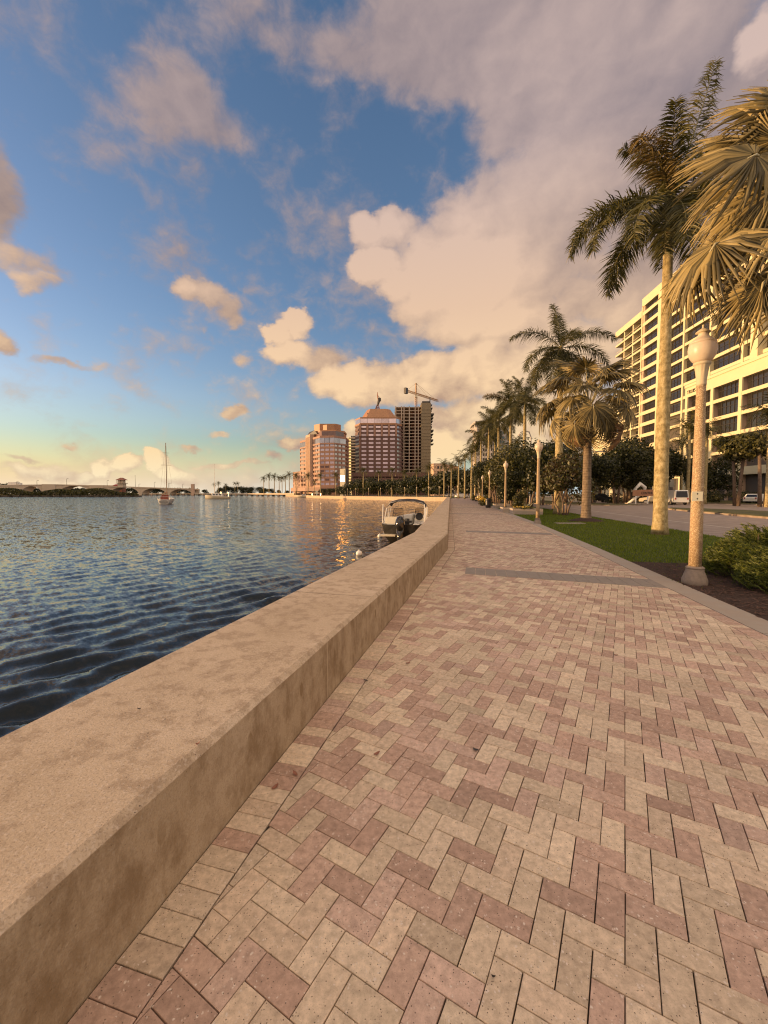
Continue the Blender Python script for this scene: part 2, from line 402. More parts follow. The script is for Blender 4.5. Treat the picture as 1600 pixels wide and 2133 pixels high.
def aggregate_mat():
    m = bpy.data.materials.new("exposed_aggregate"); m.use_nodes = True
    t = NT(m.node_tree); p = m.node_tree.nodes['Principled BSDF']
    P = t.new('ShaderNodeTexCoord').outputs['Object']
    cell = t.sep(t.voronoi(P, 75, 'Color'))[0]; dist = t.voronoi(P, 75)
    c = t.ramp(cell, [(0, (.26, .17, .09)), (.3, (.42, .305, .165)), (.55, (.51, .395, .225)), (.8, (.62, .51, .33)), (1, (.20, .135, .075))], 'CONSTANT')
    c = t.mix(t.mapr(dist, .40, .7), c, (.30, .20, .11))
    c = t.mix(t.math('MULTIPLY', t.mapr(t.noise(P, 3, 4), .45, .7), .3), c, (.30, .17, .08))
    t.put(p.inputs['Base Color'], c); p.inputs['Roughness'].default_value = .75
    b = t.new('ShaderNodeBump'); b.inputs['Strength'].default_value = .7; b.inputs['Distance'].default_value = .006; b.invert = True
    t.put(b.inputs['Height'], dist); t.put(p.inputs['Normal'], b.outputs[0])
    return m
def bark_mat(name, c1, c2, c3, ring=26.0, ringamt=.5):
    m = bpy.data.materials.new(name); m.use_nodes = True
    t = NT(m.node_tree); p = m.node_tree.nodes['Principled BSDF']
    P = t.new('ShaderNodeTexCoord').outputs['Object']
    n = t.noise(t.vmath('MULTIPLY', P, (1, 1, .6)), 8, 6, .68); n2 = t.noise(P, 22, 5, .7)
    x, y, z = t.sep(P)
    rg = t.math('SINE', t.math('MULTIPLY_ADD', n, 1.6, t.math('MULTIPLY', z, ring)))
    c = t.ramp(n, [(.28, c1), (.5, c2), (.72, c3)])
    c = t.mix(t.math('MULTIPLY', t.mapr(n2, .52, .68), .6), c, c1)
    c = t.mix(t.math('MULTIPLY', t.mapr(rg, .75, 1.0), ringamt), c, tuple(q * .55 for q in c1))
    t.put(p.inputs['Base Color'], c); p.inputs['Roughness'].default_value = .85; p.inputs['Specular IOR Level'].default_value = .2
    b = t.new('ShaderNodeBump'); b.inputs['Strength'].default_value = .7; b.inputs['Distance'].default_value = .015
    t.put(b.inputs['Height'], t.math('SUBTRACT', n2, t.math('MULTIPLY', t.mapr(rg, .7, 1.0), .6))); t.put(p.inputs['Normal'], b.outputs[0])
    return m
def window_mat(name, col, rough, spec=.8, refl=.5):
    m = bpy.data.materials.new(name); m.use_nodes = True
    t = NT(m.node_tree); p = m.node_tree.nodes['Principled BSDF']
    P = t.new('ShaderNodeTexCoord').outputs['Object']
    n = t.noise(P, .35, 3, .6); g = t.new('ShaderNodeObjectInfo').outputs['Random']
    k = t.math('MULTIPLY_ADD', t.math('SUBTRACT', n, .5), .8, t.math('MULTIPLY_ADD', g, .5, .75))
    t.put(p.inputs['Base Color'], t.mix(1.0, (*col, 1), t.comb(k, k, k), 'MULTIPLY'))
    p.inputs['Roughness'].default_value = rough; p.inputs['Metallic'].default_value = refl; p.inputs['Specular IOR Level'].default_value = spec
    b = t.new('ShaderNodeBump'); b.inputs['Strength'].default_value = .05; b.inputs['Distance'].default_value = .3
    t.put(b.inputs['Height'], t.noise(P, .6, 2)); t.put(p.inputs['Normal'], b.outputs[0])
    return m
M['conc'] = concrete_mat(); M['paver'] = paver_mat(); M['water'] = water_mat(); M['aggr'] = aggregate_mat()
M['kerb'] = mat("kerb_concrete", (.40, .34, .275), .85, .14, 3.0, bump=.5, bscale=70, col2=(.36, .29, .225))
M['sand'] = mat("joint_sand", (.045, .034, .025), .95, .3, 30)
M['plain_paver'] = mat("far_paving", (.44, .33, .255), .85, .12, 3.0, col2=(.42, .30, .235))
M['band'] = mat("grey_paver", (.30, .255, .21), .85, .15, 6.0, bump=.5, bscale=90, col2=(.25, .21, .175), island=.1)
M['asphalt'] = mat("asphalt", (.25, .20, .17), .75, .12, 1.2, bump=.5, bscale=120, col2=(.30, .24, .205))
M['paint'] = mat("road_paint", (.62, .56, .48), .7, .2, 6)
M['lawn'] = grass_base_mat()
M['blade'] = mat("grass_blade", (.10, .155, .004), .6, .2, 1.5, transl=(1.2, 1.4, .6), island=.4, col2=(.16, .18, .006))
M['mulch'] = mat("bark_mulch", (.070, .036, .022), .95, .5, 30, bump=1.0, bscale=50, col2=(.035, .019, .012))
M['chip'] = mat("wood_chip", (.13, .065, .040), .9, .2, 8, island=.55, col2=(.075, .038, .026))
M['soil'] = mat("bare_ground", (.10, .085, .055), .95, .25, .5, col2=(.06, .075, .03))
M['trunk'] = bark_mat("royal_palm_bark", (.14, .105, .045), (.36, .285, .14), (.56, .47, .28), 13, .2)
M['trunk2'] = bark_mat("fan_palm_bark", (.105, .075, .05), (.20, .15, .10), (.28, .215, .15), 40, .5)
M['bark'] = bark_mat("tree_bark", (.09, .06, .04), (.17, .12, .085), (.24, .175, .12), 3, .1)
M['shaft'] = mat("green_crownshaft", (.16, .15, .045), .5, .2, 3, col2=(.20, .14, .05))
M['frond'] = mat("royal_palm_leaflet", (.042, .050, .014), .5, .15, 2, transl=(1.3, 1.3, .6), island=.4, col2=(.105, .090, .025))
M['frond_dry'] = mat("dry_palm_leaflet", (.11, .085, .03), .7, .15, 2, transl=(1.2, 1.0, .6), island=.4, col2=(.20, .145, .05))
M['fan'] = mat("silver_fan_leaf", (.135, .112, .044), .5, .15, 2, transl=(1.1, 1.0, .6), island=.5, col2=(.36, .28, .115))
M['fan_dry'] = mat("dry_fan_leaf", (.20, .115, .055), .8, .2, 2, transl=(1.1, 1.0, .6), island=.35, col2=(.28, .17, .09))
M['rachis'] = mat('frond_midrib', (.13, .12, .045), .6, .1, 3)
M['petiole'] = mat("pale_leaf_stalk", (.42, .38, .23), .6, .1, 3)
M['leaf'] = mat("dark_broad_leaf", (.017, .024, .006), .45, .2, 1, transl=(1.3, 1.4, .5), island=.5, col2=(.046, .046, .011))
M['leaf2'] = mat("olive_leaf", (.034, .038, .008), .5, .2, 1, transl=(1.3, 1.3, .5), island=.5, col2=(.095, .085, .022))
M['leaf3'] = mat("reddish_leaf", (.085, .050, .018), .5, .2, 1, transl=(1.3, 1.1, .5), island=.5, col2=(.060, .070, .018))
M['needle'] = mat("juniper_spray", (.040, .068, .007), .6, .2, 2, transl=(1.3, 1.4, .5), island=.55, col2=(.115, .125, .017))
M['agave'] = mat("agave_leaf", (.22, .22, .13), .5, .15, 3)
M['flower'] = mat("yellow_flower", (.62, .42, .05), .6, .2, 4)
M['brownmast'] = mat('varnished_mast', (.20, .12, .07), .5, .1, 3)
M['black'] = mat("black_plastic", (.015, .014, .014), .4, .1, 4)
M['dark'] = mat("dark_void", (.02, .017, .015), .8, .2, 2)
M['white'] = mat("white_gelcoat", (.72, .69, .62), .3, .06, 2)
M['cream'] = mat("cream_vinyl", (.70, .60, .42), .5, .08, 3)
M['steel'] = mat("steel_tube", (.55, .53, .50), .3, .05, 4, metal=.8)
M['globe'] = mat("frosted_globe", (.86, .76, .60), .35, .10, 3.5, spec=.5, transl=(1, .95, .85), col2=(.72, .60, .46))
M['cast'] = mat("cast_concrete", (.54, .45, .30), .7, .15, 9, bump=.3, bscale=60)
M['lampbase'] = mat("grey_cast_base", (.24, .19, .15), .8, .3, 14, bump=.6, bscale=60)
M['sign'] = mat("pale_metal_sign", (.66, .62, .45), .5, .05, 4)
M['ink'] = mat("dark_ink", (.025, .022, .02), .6, .1, 3)

# ---------------------------------------------------------------- shoreline and promenade layout (metres)
def along(p, deg, L): return (p[0] + math.sin(R(deg)) * L, p[1] + math.cos(R(deg)) * L)
BEND = (1.88, 12.0); FARC = (21.2, 131.0)
W0 = along(BEND, 14.9, -19.0)                       # wall line behind the camera
WALL = [W0, BEND, FARC]                             # foot of the wall on the pavement side
def wall_x(y):
    for (x0, y0), (x1, y1) in zip(WALL, WALL[1:]):
        if y <= y1 or (x1, y1) == FARC: return x0 + (x1 - x0) * (y - y0) / (y1 - y0)
KERB = [(3.02, -2.0), (4.46, 4.74), (6.10, 12.35), (8.17, 22.7), (10.3, 35.0), (12.9, 49.0), (18.9, 82.0), (28.0, 131.0), (34.0, 165.0)]
def kerb_x(y):
    for (x0, y0), (x1, y1) in zip(KERB, KERB[1:]):
        if y <= y1: return x0 + (x1 - x0) * (y - y0) / (y1 - y0)
    return KERB[-1][0] + .18 * (y - KERB[-1][1])
BAY = [FARC, (4.0, 152.0), (-17.0, 185.0), (-36.0, 222.0), (-52.0, 270.0), (-70.0, 330.0), (-84.0, 352.0)]

def off_poly(pts, d):                               # polyline moved to its right by d
    out = []
    for i, p in enumerate(pts):
        a = Vector(pts[max(i - 1, 0)]); b = Vector(pts[min(i + 1, len(pts) - 1)]); c = Vector(p)
        d1 = (c - a).normalized() if (c - a).length > 1e-6 else (b - c).normalized()
        d2 = (b - c).normalized() if (b - c).length > 1e-6 else d1
        n1, n2 = Vector((d1.y, -d1.x)), Vector((d2.y, -d2.x)); n = (n1 + n2).normalized()
        out.append(tuple(c + n * (d / max(n.dot(n1), .3))))
    return out

# land: one sheet to the horizon, its edge under the seawall cap
edge = off_poly(WALL, -.55)[:-1] + [(FARC[0] - .3, FARC[1] + .6)] + BAY[1:]
land = [(-12.0, -60.0)] + edge + [(-90.0, 420.0), (-150.0, 560.0), (-900.0, 640.0), (-5000, 900), (-5000, 6000), (5000, 6000), (5000, -60)]
g = MB(); g.add([(x, y, -.10) for x, y in land], [tuple(range(len(land)))[::-1]])
for a, b in zip(land[:14], land[1:14]): g.quad((a[0], a[1], -.10), (b[0], b[1], -.10), (b[0], b[1], -2.2), (a[0], a[1], -2.2))
tag(g.build('ground', M['soil']), kind='structure')

# water: sheet with real waves near the promenade
ths = np.concatenate([np.linspace(R(-115), R(-62), 90)[:-1], np.linspace(R(-62), R(24), 560)])
rs = [1.2]
while rs[-1] < 5200: rs.append(rs[-1] * 1.0105 + .010)
rs = np.array(rs); TH, RR = np.meshgrid(ths, rs)
X = RR * np.sin(TH); Y = RR * np.cos(TH)
rng = np.random.default_rng(4); Z = np.zeros_like(X)
step = np.maximum(RR * .0105 + .010, RR * (R(86) / 560))
for i in range(80):
    lam = .13 * (.80 / .13) ** rng.random()
    ang = R(136) + rng.normal() * .34                # crest normal, from +X towards +Y
    kx, ky = math.cos(ang) * 2 * math.pi / lam, math.sin(ang) * 2 * math.pi / lam
    amp = .0080 * lam * (.5 + rng.random())
    fade = np.clip((lam / step - 2.5) / 4, 0, 1)
    ph = kx * X + ky * Y + rng.random() * 6.28 + .6 * np.sin(X * .21 + i) + .5 * np.sin(Y * .17 + 2 * i)
    s_ = np.sin(ph); Z += amp * fade * (s_ + .35 * (s_ * s_ - .5))
Z *= 1.0 + .45 * np.sin(X * .13 + .4 * np.sin(Y * .11)) * np.sin(Y * .09 + 1.3)
nr, nt = X.shape
idx = np.arange(nr * nt).reshape(nr, nt)
fc = np.stack([idx[:-1, :-1], idx[:-1, 1:], idx[1:, 1:], idx[1:, :-1]], -1).reshape(-1, 4)[:, ::-1]
me = np_mesh('water', np.stack([X, Y, Z + WL], -1).reshape(-1, 3), fc, M['water'], smooth=True)
ch_ = np.clip((step / .42 - .12) * 1.0, .20, 1.0)
me.attributes.new('chop', 'FLOAT', 'POINT').data.foreach_set('value', ch_.astype(np.float32).ravel())
tag(link('water', me), kind='structure')

# ---------------------------------------------------------------- herringbone paving, brick by brick
def clip(poly, n, c):                               # keep n.p <= c
    out = []
    for i, p in enumerate(poly):
        q = poly[(i + 1) % len(poly)]
        dp, dq = n[0] * p[0] + n[1] * p[1] - c, n[0] * q[0] + n[1] * q[1] - c
        if dp <= 0: out.append(p)
        if dp * dq < 0:
            s = dp / (dp - dq); out.append((p[0] + (q[0] - p[0]) * s, p[1] + (q[1] - p[1]) * s))
    return out
def area(p): return .5 * sum(p[i][0] * p[(i + 1) % len(p)][1] - p[(i + 1) % len(p)][0] * p[i][1] for i in range(len(p)))
def halfs(pts, side):
    res = []
    for a, b in zip(pts, pts[1:]):
        d = (Vector(b) - Vector(a)).normalized(); n = Vector((d.y, -d.x)) * side
        res.append((a[1], b[1], (n.x, n.y), n.dot(Vector(a))))
    return res
BW = .204
HL = halfs(off_poly(WALL, BW + .004), -1); HR = halfs(off_poly(KERB, -(BW + .004)), 1)
rnd = random.Random(11)
PV, PF, PC = [], [], []
PINK = [(.51, .355, .27), (.48, .33, .25), (.54, .385, .30), (.45, .305, .23)]
TAN = [(.60, .475, .34), (.64, .51, .37), (.56, .44, .315), (.60, .465, .335)]
def brick(poly, near, tint=None, gap=.0019):
    if len(poly) < 3: return
    if area(poly) < 0: poly = poly[::-1]
    if area(poly) < .0006: return
    n = len(poly); cx = sum(p[0] for p in poly) / n; cy = sum(p[1] for p in poly) / n
    g_ = gap * rnd.uniform(.85, 1.3); jx, jy = rnd.uniform(-.0008, .0008), rnd.uniform(-.0008, .0008)
    ins = []
    for i in range(n):
        a, b, c = Vector(poly[i - 1]), Vector(poly[i]), Vector(poly[(i + 1) % n])
        d1, d2 = (b - a), (c - b)
        if d1.length < 1e-5 or d2.length < 1e-5: ins.append(b); continue
        d1.normalize(); d2.normalize(); n1, n2 = Vector((-d1.y, d1.x)), Vector((-d2.y, d2.x))
        m = n1 + n2; k = max(m.dot(n1), .35); ins.append(b + m * (g_ / k))
    if tint is None:
        tint = rnd.choice(PINK) if rnd.random() < .47 else rnd.choice(TAN)
        k = rnd.gauss(1, .055)
        if rnd.random() < .08: k *= .86
        tint = tuple(max(.05, q * k) for q in tint)
    z = rnd.uniform(-.0012, .0008); base = len(PV)
    if near:
        tx, ty = rnd.uniform(-.006, .006), rnd.uniform(-.006, .006)
        e = []
        for b, o in zip(ins, poly): e.append(b + (Vector((cx, cy)) - b).normalized() * .0022)
        for p in e: PV.append((p.x + jx, p.y + jy, z + (p.x - cx) * tx + (p.y - cy) * ty))
        for p in ins: PV.append((p.x + jx, p.y + jy, z - .0022 + (p.x - cx) * tx + (p.y - cy) * ty))
        for p in ins: PV.append((p.x + jx, p.y + jy, -.016))
        PF.append(tuple(range(base, base + n))); PC.append(tint)
        for r in (0, 1):
            for i in range(n):
                j = (i + 1) % n
                PF.append((base + r * n + i, base + (r + 1) * n + i, base + (r + 1) * n + j, base + r * n + j)); PC.append(tint)
    else:
        for p in ins: PV.append((p.x + jx, p.y + jy, z))
        PF.append(tuple(range(base, base + n))); PC.append(tint)
A_ = (math.sin(R(30.5)), math.cos(R(30.5))); B_ = (A_[1], -A_[0]); UW = .1012
ORG = (.43, 1.25)
PAVE_END = 62.0
def cellpt(i, j): return (ORG[0] + B_[0] * i * UW + A_[0] * j * UW, ORG[1] + B_[1] * i * UW + A_[1] * j * UW)
for i in range(-430, 220):
    for j in range(-60, 640):
        k = (i + j) % 4
        if k not in (0, 2): continue
        x_, y_ = cellpt(i + .5, j + .5)
        if y_ < .75 or y_ > PAVE_END or x_ < wall_x(y_) - .1 or x_ > kerb_x(y_) + .3: continue
        if x_ > y_ * .98 + .5 or x_ < -y_ * .98 - .5: continue
        w, h = (2, 1) if k == 0 else (1, 2)
        poly = [cellpt(i, j), cellpt(i + w, j), cellpt(i + w, j + h), cellpt(i, j + h)]
        for hs_ in (HL, HR):
            for qi, (ya, yb, n_, c_) in enumerate(hs_):
                if (ya <= y_ < yb): poly = clip(poly, n_, c_)
                if len(poly) < 3: break
            if len(poly) < 3: break
        brick(poly, y_ < 9)
def course(pts, side, y0, y1):                       # a row of headers along an edge
    for a, b in zip(pts, pts[1:]):
        a, b = Vector(a), Vector(b); L = (b - a).length; d = (b - a) / L; n = Vector((d.y, -d.x)) * side
        q = 0.0
        while q < L:
            e = min(q + UW, L); p = a + d * q
            if y0 < p.y < y1 and abs(p.x) < p.y + 1.0:
                p0, p1 = a + d * q, a + d * e
                brick([tuple(p0 + n * .003), tuple(p1 + n * .003), tuple(p1 + n * BW), tuple(p0 + n * BW)], p.y < 9)
            q = e
course(WALL, 1, .75, PAVE_END); course(KERB, -1, .75, PAVE_END)
me = bpy.data.meshes.new('paving'); me.from_pydata(PV, [], PF); me.materials.append(M['paver'])
ca = me.attributes.new('tint', 'FLOAT_COLOR', 'FACE')
ca.data.foreach_set('color', np.array([(*c, 1) for c in PC], dtype=np.float32).ravel())
me.update(); tag(link('pavement', me), kind='structure')
# sand bed below and plain far paving
def strip_poly(yl, yr, z, name, m, x0f, x1f, n=40):
    s = MB(); ys = [yl + (yr - yl) * i / n for i in range(n + 1)]
    for a, b in zip(ys, ys[1:]): s.quad((x0f(a), a, z), (x1f(a), a, z), (x1f(b), b, z), (x0f(b), b, z))
    return tag(s.build(name, m), kind='structure')
strip_poly(-2.0, PAVE_END, -.013, 'paving_bed', M['sand'], lambda y: wall_x(y) - .05, lambda y: kerb_x(y) + .05)
strip_poly(PAVE_END, 165, -.001, 'far_pavement', M['plain_paver'], lambda y: wall_x(min(y, 131)) + max(0, y - 131) * .3, lambda y: kerb_x(y), 30)
# flush concrete border on the planting side
kb = MB(); outer = off_poly(KERB, .39)
for i in range(len(KERB) - 1):
    a, b, c, d = KERB[i], KERB[i + 1], outer[i + 1], outer[i]
    L = math.dist(a, b); ns = max(1, int(L / 3.0))
    for s in range(ns):
        t0, t1 = s / ns + .0012, (s + 1) / ns - .0012
        l = lambda p, q, t_: (p[0] + (q[0] - p[0]) * t_, p[1] + (q[1] - p[1]) * t_)
        kb.prism([l(a, b, t0), l(a, b, t1), l(d, c, t1), l(d, c, t0)], -.12, .006)
tag(kb.build('kerb', M['kerb']), kind='structure')
# grey paver bands set into the walk
def band(p0, p1, depth, name='paving_band'):
    p0, p1 = Vector(p0), Vector(p1); L = (p1 - p0).length; d = (p1 - p0) / L
    n = Vector((math.sin(R(13)), math.cos(R(13)))); s = MB(); k = max(1, round(L / .215))
    for i in range(k):
        a, b = p0 + d * (L * i / k + .004), p0 + d * (L * (i + 1) / k - .004)
        for h0, h1 in ((0, .5), (.5, 1)) if i % 5 == 1 else ((0, 1),):
            s.prism([tuple(a + n * (depth * h0)), tuple(b + n * (depth * h0)), tuple(b + n * (depth * h1 - .005)), tuple(a + n * (depth * h1 - .005))], -.01, .005)
    tag(s.build(name, M['band']), kind='structure')
band((1.66, 8.32), (5.00, 7.02), .74)
band((3.5, 17.4), (6.75, 16.2), .74)
band((4.7, 33.0), (9.4, 32.0), .8); band((8.0, 48.0), (12.0, 47.2), .8)

# ---------------------------------------------------------------- seawall with chamfered cap
def seawall(pts, name, label, width=1.0, H=.49, ch=.032, bed=-2.0, seg=.5, joints=True):
    prof = [(-.0, -.05, -.05), (0.0, H - ch, H - ch), (-ch, H, H - ch + .045), (-(width - .02), H, H + width), (-width, H - .02, H + width + .03), (-width, bed, H + width + 2)]
    vs, fs, uvs = [], [], []; u = 0.0
    fine = [pts[0]]
    for a, b in zip(pts, pts[1:]):
        L = math.dist(a, b); k = max(1, int(L / seg))
        for i in range(1, k + 1): fine.append((a[0] + (b[0] - a[0]) * i / k, a[1] + (b[1] - a[1]) * i / k))
    lines = [off_poly(fine, o) for o, _, _ in prof]
    us = [0.0]
    for a, b in zip(fine, fine[1:]): us.append(us[-1] + math.dist(a, b))
    m = len(prof); r2 = random.Random(3)
    for i in range(len(fine)):
        for k, (o, z, v) in enumerate(prof):
            jz = r2.uniform(-.0025, .0025) if k in (1, 2) else 0
            vs.append((lines[k][i][0], lines[k][i][1], z + jz)); uvs.append((us[i], v))
    for i in range(len(fine) - 1):
        for k in range(m - 1): fs.append((i * m + k, i * m + k + 1, (i + 1) * m + k + 1, (i + 1) * m + k)[::-1])
    fs.append(tuple(range(m))); fs.append(tuple(range((len(fine) - 1) * m, len(fine) * m))[::-1])
    me = bpy.data.meshes.new(name); me.from_pydata(vs, [], fs); me.materials.append(M['conc'])
    ul = me.uv_layers.new(name='UVMap')
    for lp in me.loops: ul.data[lp.index].uv = uvs[lp.vertex_index]
    me.update(); return tag(link(name, me), label, 'sea wall')
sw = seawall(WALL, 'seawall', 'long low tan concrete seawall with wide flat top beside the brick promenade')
# expansion joints across the top: thin dark sealed grooves
jd = 16.0 + 3.36 - 5.5 * 3
gj = MB(); Ltot = math.dist(WALL[0], WALL[1])
for q in (19.0 - 4.42 * 1.75, 19.0 + 2.0, 19.0 + 16.0, 19.0 + 34):
    if q < Ltot: p = Vector(along(W0, 14.9, q)); d = Vector((math.sin(R(14.9)), math.cos(R(14.9))))
    else: d = (Vector(FARC) - Vector(BEND)).normalized(); p = Vector(BEND) + d * (q - Ltot)
    n = Vector((-d.y, d.x)); a, b = p + n * .035, p + n * .985
    w = d * .0028; z = .4925
    gj = MB(); gj.quad((*(a - w), z), (*(a + w), z), (*(b + w), z), (*(b - w), z)); gj.build('joint', M['sand'], sw)
bw = seawall(BAY, 'seawall', 'sunlit pale seawall curving round the far side of the bay', width=.9, seg=6)
# dark blackened recess block at the corner of the wall end
# ---------------------------------------------------------------- lawn, road, medians
ROAD_N = [(9.6, -4.0), (12.8, 15.2), (13.3, 17.75), (14.8, 28.0), (17.6, 44.0), (23.5, 80.0), (40.0, 165.0), (60.0, 260.0)]
def road_x(y):
    for (x0, y0), (x1, y1) in zip(ROAD_N, ROAD_N[1:]):
        if y <= y1: return x0 + (x1 - x0) * (y - y0) / (y1 - y0)
    return ROAD_N[-1][0]
strip_poly(-4, 165, -.03, 'lawn', M['lawn'], lambda y: kerb_x(y) + .3, lambda y: road_x(y) + .05, 60)
strip_poly(-4, 260, -.045, 'road', M['asphalt'], lambda y: road_x(y) - .1, lambda y: road_x(y) + (41.5 if y < 70 else 41.5 + (y - 70) * .05), 60)
s = MB()
for a in range(-3, 120, 1):
    x0_, x1_ = road_x(a) + 3.35, road_x(a + 1) + 3.35
    s.quad((x0_, a, -.04), (x0_ + .11, a, -.04), (x1_ + .11, a + 1, -.04), (x1_, a + 1, -.04))
tag(s.build('road_marking', M['paint']), kind='structure')
# low swale of mulch under the bush at the near right
mp = [(kerb_x(y) + .38, y) for y in (1.5, 3, 4.74, 6, 7.4, 8.6, 9.9)] + [(7.4, 9.6), (8.6, 8.8), (9.6, 7.0), (9.4, 1.5)]
s = MB(); s.add([(x, y, -.012) for x, y in mp], [tuple(range(len(mp)))[::-1]])
tag(s.build('mulch_bed', M['mulch']), kind='structure')
def inpoly(x, y, P):
    c = False
    for i in range(len(P)):
        (x0, y0), (x1, y1) = P[i - 1], P[i]
        if (y0 > y) != (y1 > y) and x < (x1 - x0) * (y - y0) / (y1 - y0) + x0: c = not c
    return c
rg = np.random.default_rng(8); V_, F_ = [], []
for _ in range(9000):
    x_, y_ = rg.uniform(4.6, 9.4), rg.uniform(3.5, 9.9)
    if not inpoly(x_, y_, mp): continue
    a = rg.uniform(0, 6.28); l, w = rg.uniform(.012, .035), rg.uniform(.004, .009); tz = rg.uniform(-.5, .5)
    dx, dy = math.cos(a) * l, math.sin(a) * l; ex, ey = -math.sin(a) * w, math.cos(a) * w; z0_ = rg.uniform(-.008, .012)
    k = len(V_)
    V_ += [(x_ - dx - ex, y_ - dy - ey, z0_ - tz * l * .5), (x_ + dx - ex, y_ + dy - ey, z0_ + tz * l * .5), (x_ + dx + ex, y_ + dy + ey, z0_ + tz * l * .5 + .004), (x_ - dx + ex, y_ - dy + ey, z0_ - tz * l * .5 + .004)]
    F_.append((k, k + 1, k + 2, k + 3))
tag(link('wood_chips', np_mesh('wood_chips', V_, F_, M['chip'])), 'brown wood chip mulch spread below the juniper bush', 'mulch', kind='stuff')
# grass blades on the lawn (denser close by)
V_, F_ = [], []
def blade(x_, y_, h):
    a = rg.uniform(0, 6.28); w = rg.uniform(.003, .006) * (1 + y_ / 14); lx, ly = rg.normal(0, .35 * h, 2); k = len(V_)
    V_.extend([(x_ - math.cos(a) * w, y_ - math.sin(a) * w, -.03), (x_ + math.cos(a) * w, y_ + math.sin(a) * w, -.03), (x_ + lx, y_ + ly, -.03 + h)])
    F_.append((k, k + 1, k + 2))
nb_ = 0
while nb_ < 75000:
    y_ = 7.0 * (55 / 7.0) ** rg.random(); x_ = rg.uniform(kerb_x(y_) + .36, road_x(y_) + .02)
    if inpoly(x_, y_, mp) and rg.random() < .97: continue
    blade(x_, y_, rg.uniform(.035, .075)); nb_ += 1
tag(link('grass', np_mesh('grass', V_, F_, M['blade'])), 'short green grass of the lawn between promenade and road', 'grass', kind='stuff')
# medians and far verge: raised kerbed islands with turf
def island(name, poly, label=None):
    s = MB(); s.prism(poly, -.1, .09); o = tag(s.build(name, M['kerbwhite']), kind='structure')
    c = Vector((sum(p[0] for p in poly) / len(poly), sum(p[1] for p in poly) / len(poly)))
    inn = [tuple(c + (Vector(p) - c) * (1 - .22 / max((Vector(p) - c).length, .3))) for p in poly]
    s = MB(); s.prism(inn, -.1, .135); tag(s.build('verge', M['turf']), kind='structure')
M['kerbwhite'] = mat("worn_white_kerb", (.42, .34, .26), .85, .5, .55, col2=(.16, .12, .09))
M['turf'] = mat("verge_turf", (.055, .062, .016), .95, .35, .8, bump=1.0, bscale=30, col2=(.085, .075, .022))
island('median', [(29.6, 42.5), (28.2, 38.0), (26.9, 33.0), (25.3, 26.0), (24.0, 15), (30.5, 15), (32.2, 30), (33.6, 38.0), (32.5, 42.5), (31.2, 44.5)])
island('median', [(24.0, 66), (24.6, 61.0), (26.5, 58), (31, 56.0), (35.0, 56.5), (36.5, 58.2), (34.5, 62.5), (33.8, 75), (38, 110), (33, 112), (26.5, 75)])
vg = [(54.2, 40.0), (54.6, 58.0), (52.0, 67.0), (53.5, 80.0), (58.0, 120), (66, 170), (78, 170), (76.5, 100), (73.0, 72), (72, 40)]
island('verge_kerb', vg)

# ---------------------------------------------------------------- royal palms
def frond_mesh(L, el0, droop, seed, dry=False, n=92, leaflet=.86, up=0.0):
    r = np.random.default_rng(seed); V_, F_, MI = [], [], []
    pos = Vector((0, 0, 0)); ds = L / n; pts = []
    for i in range(n + 1):
        t_ = i / n; e = el0 - droop * t_ ** 1.25
        T = Vector((math.cos(e), 0, math.sin(e))); pts.append((pos.copy(), T)); pos = pos + T * ds
    m = MB(); m.tube([p for p, _ in pts[::6]], [.034 * (1 - .9 * i / (len(pts[::6]) - 1)) + .004 for i in range(len(pts[::6]))], 5)
    V_ = list(m.v); F_ = [f for f in m.f if len(f) == 4]; MI = [1] * len(F_)
    S = Vector((0, 1, 0))
    for i in range(5, n + 1):
        t_ = i / n; p, T = pts[i]; N = T.cross(S) * -1
        if N.z < 0 and abs(T.z) < .95: N = -N
        env = min(1, (t_ - .04) * 5) * (1 - max(0, t_ - .62) / .38 * .62)
        for s_ in (-1, 1):
            for rep in (0, 1):
                ph = r.uniform(-.55, 1.0) if rep else r.normal(-.1, .45)
                d = (S * s_ * math.cos(ph) + N * math.sin(ph) + T * r.uniform(.45, .75)).normalized()
                l = leaflet * env * r.uniform(.78, 1.1); w = .0195 * r.uniform(.8, 1.3)
                if l < .06: continue
                bn = (N * math.cos(ph) - S * s_ * math.sin(ph)); bn2 = d.cross(bn); tw_ = r.uniform(-1.1, 1.1); wd = (bn2 * math.cos(tw_) + bn * math.sin(tw_)).normalized() * w
                p0 = p + T * r.uniform(-.5, .5) * ds; p1 = p0 + d * l * .5 - Vector((0, 0, .05 * l)); p2 = p0 + d * l - Vector((0, 0, l * r.uniform(.22, .5)))
                k = len(V_)
                V_ += [p0 - wd * .5, p0 + wd * .5, p1 + wd, p1 - wd, p2 + wd * .12, p2 - wd * .12]
                F_ += [(k, k + 1, k + 2, k + 3), (k + 3, k + 2, k + 4, k + 5)]; MI += [0, 0]
    return np_mesh('frond', [tuple(v) for v in V_], F_, [M['frond_dry'] if dry else M['frond'], M['rachis'] if not dry else M['frond_dry']], MI)
FR = {}
def frond(el, L=4.0, droop=None, seed=1, dry=False):
    el_r = R(el); dr = R(droop) if droop is not None else R(95)
    k = (el, L, droop, seed, dry)
    if k not in FR: FR[k] = frond_mesh(L, el_r, dr, seed * 7 + int(el) + 200, dry)
    return FR[k]
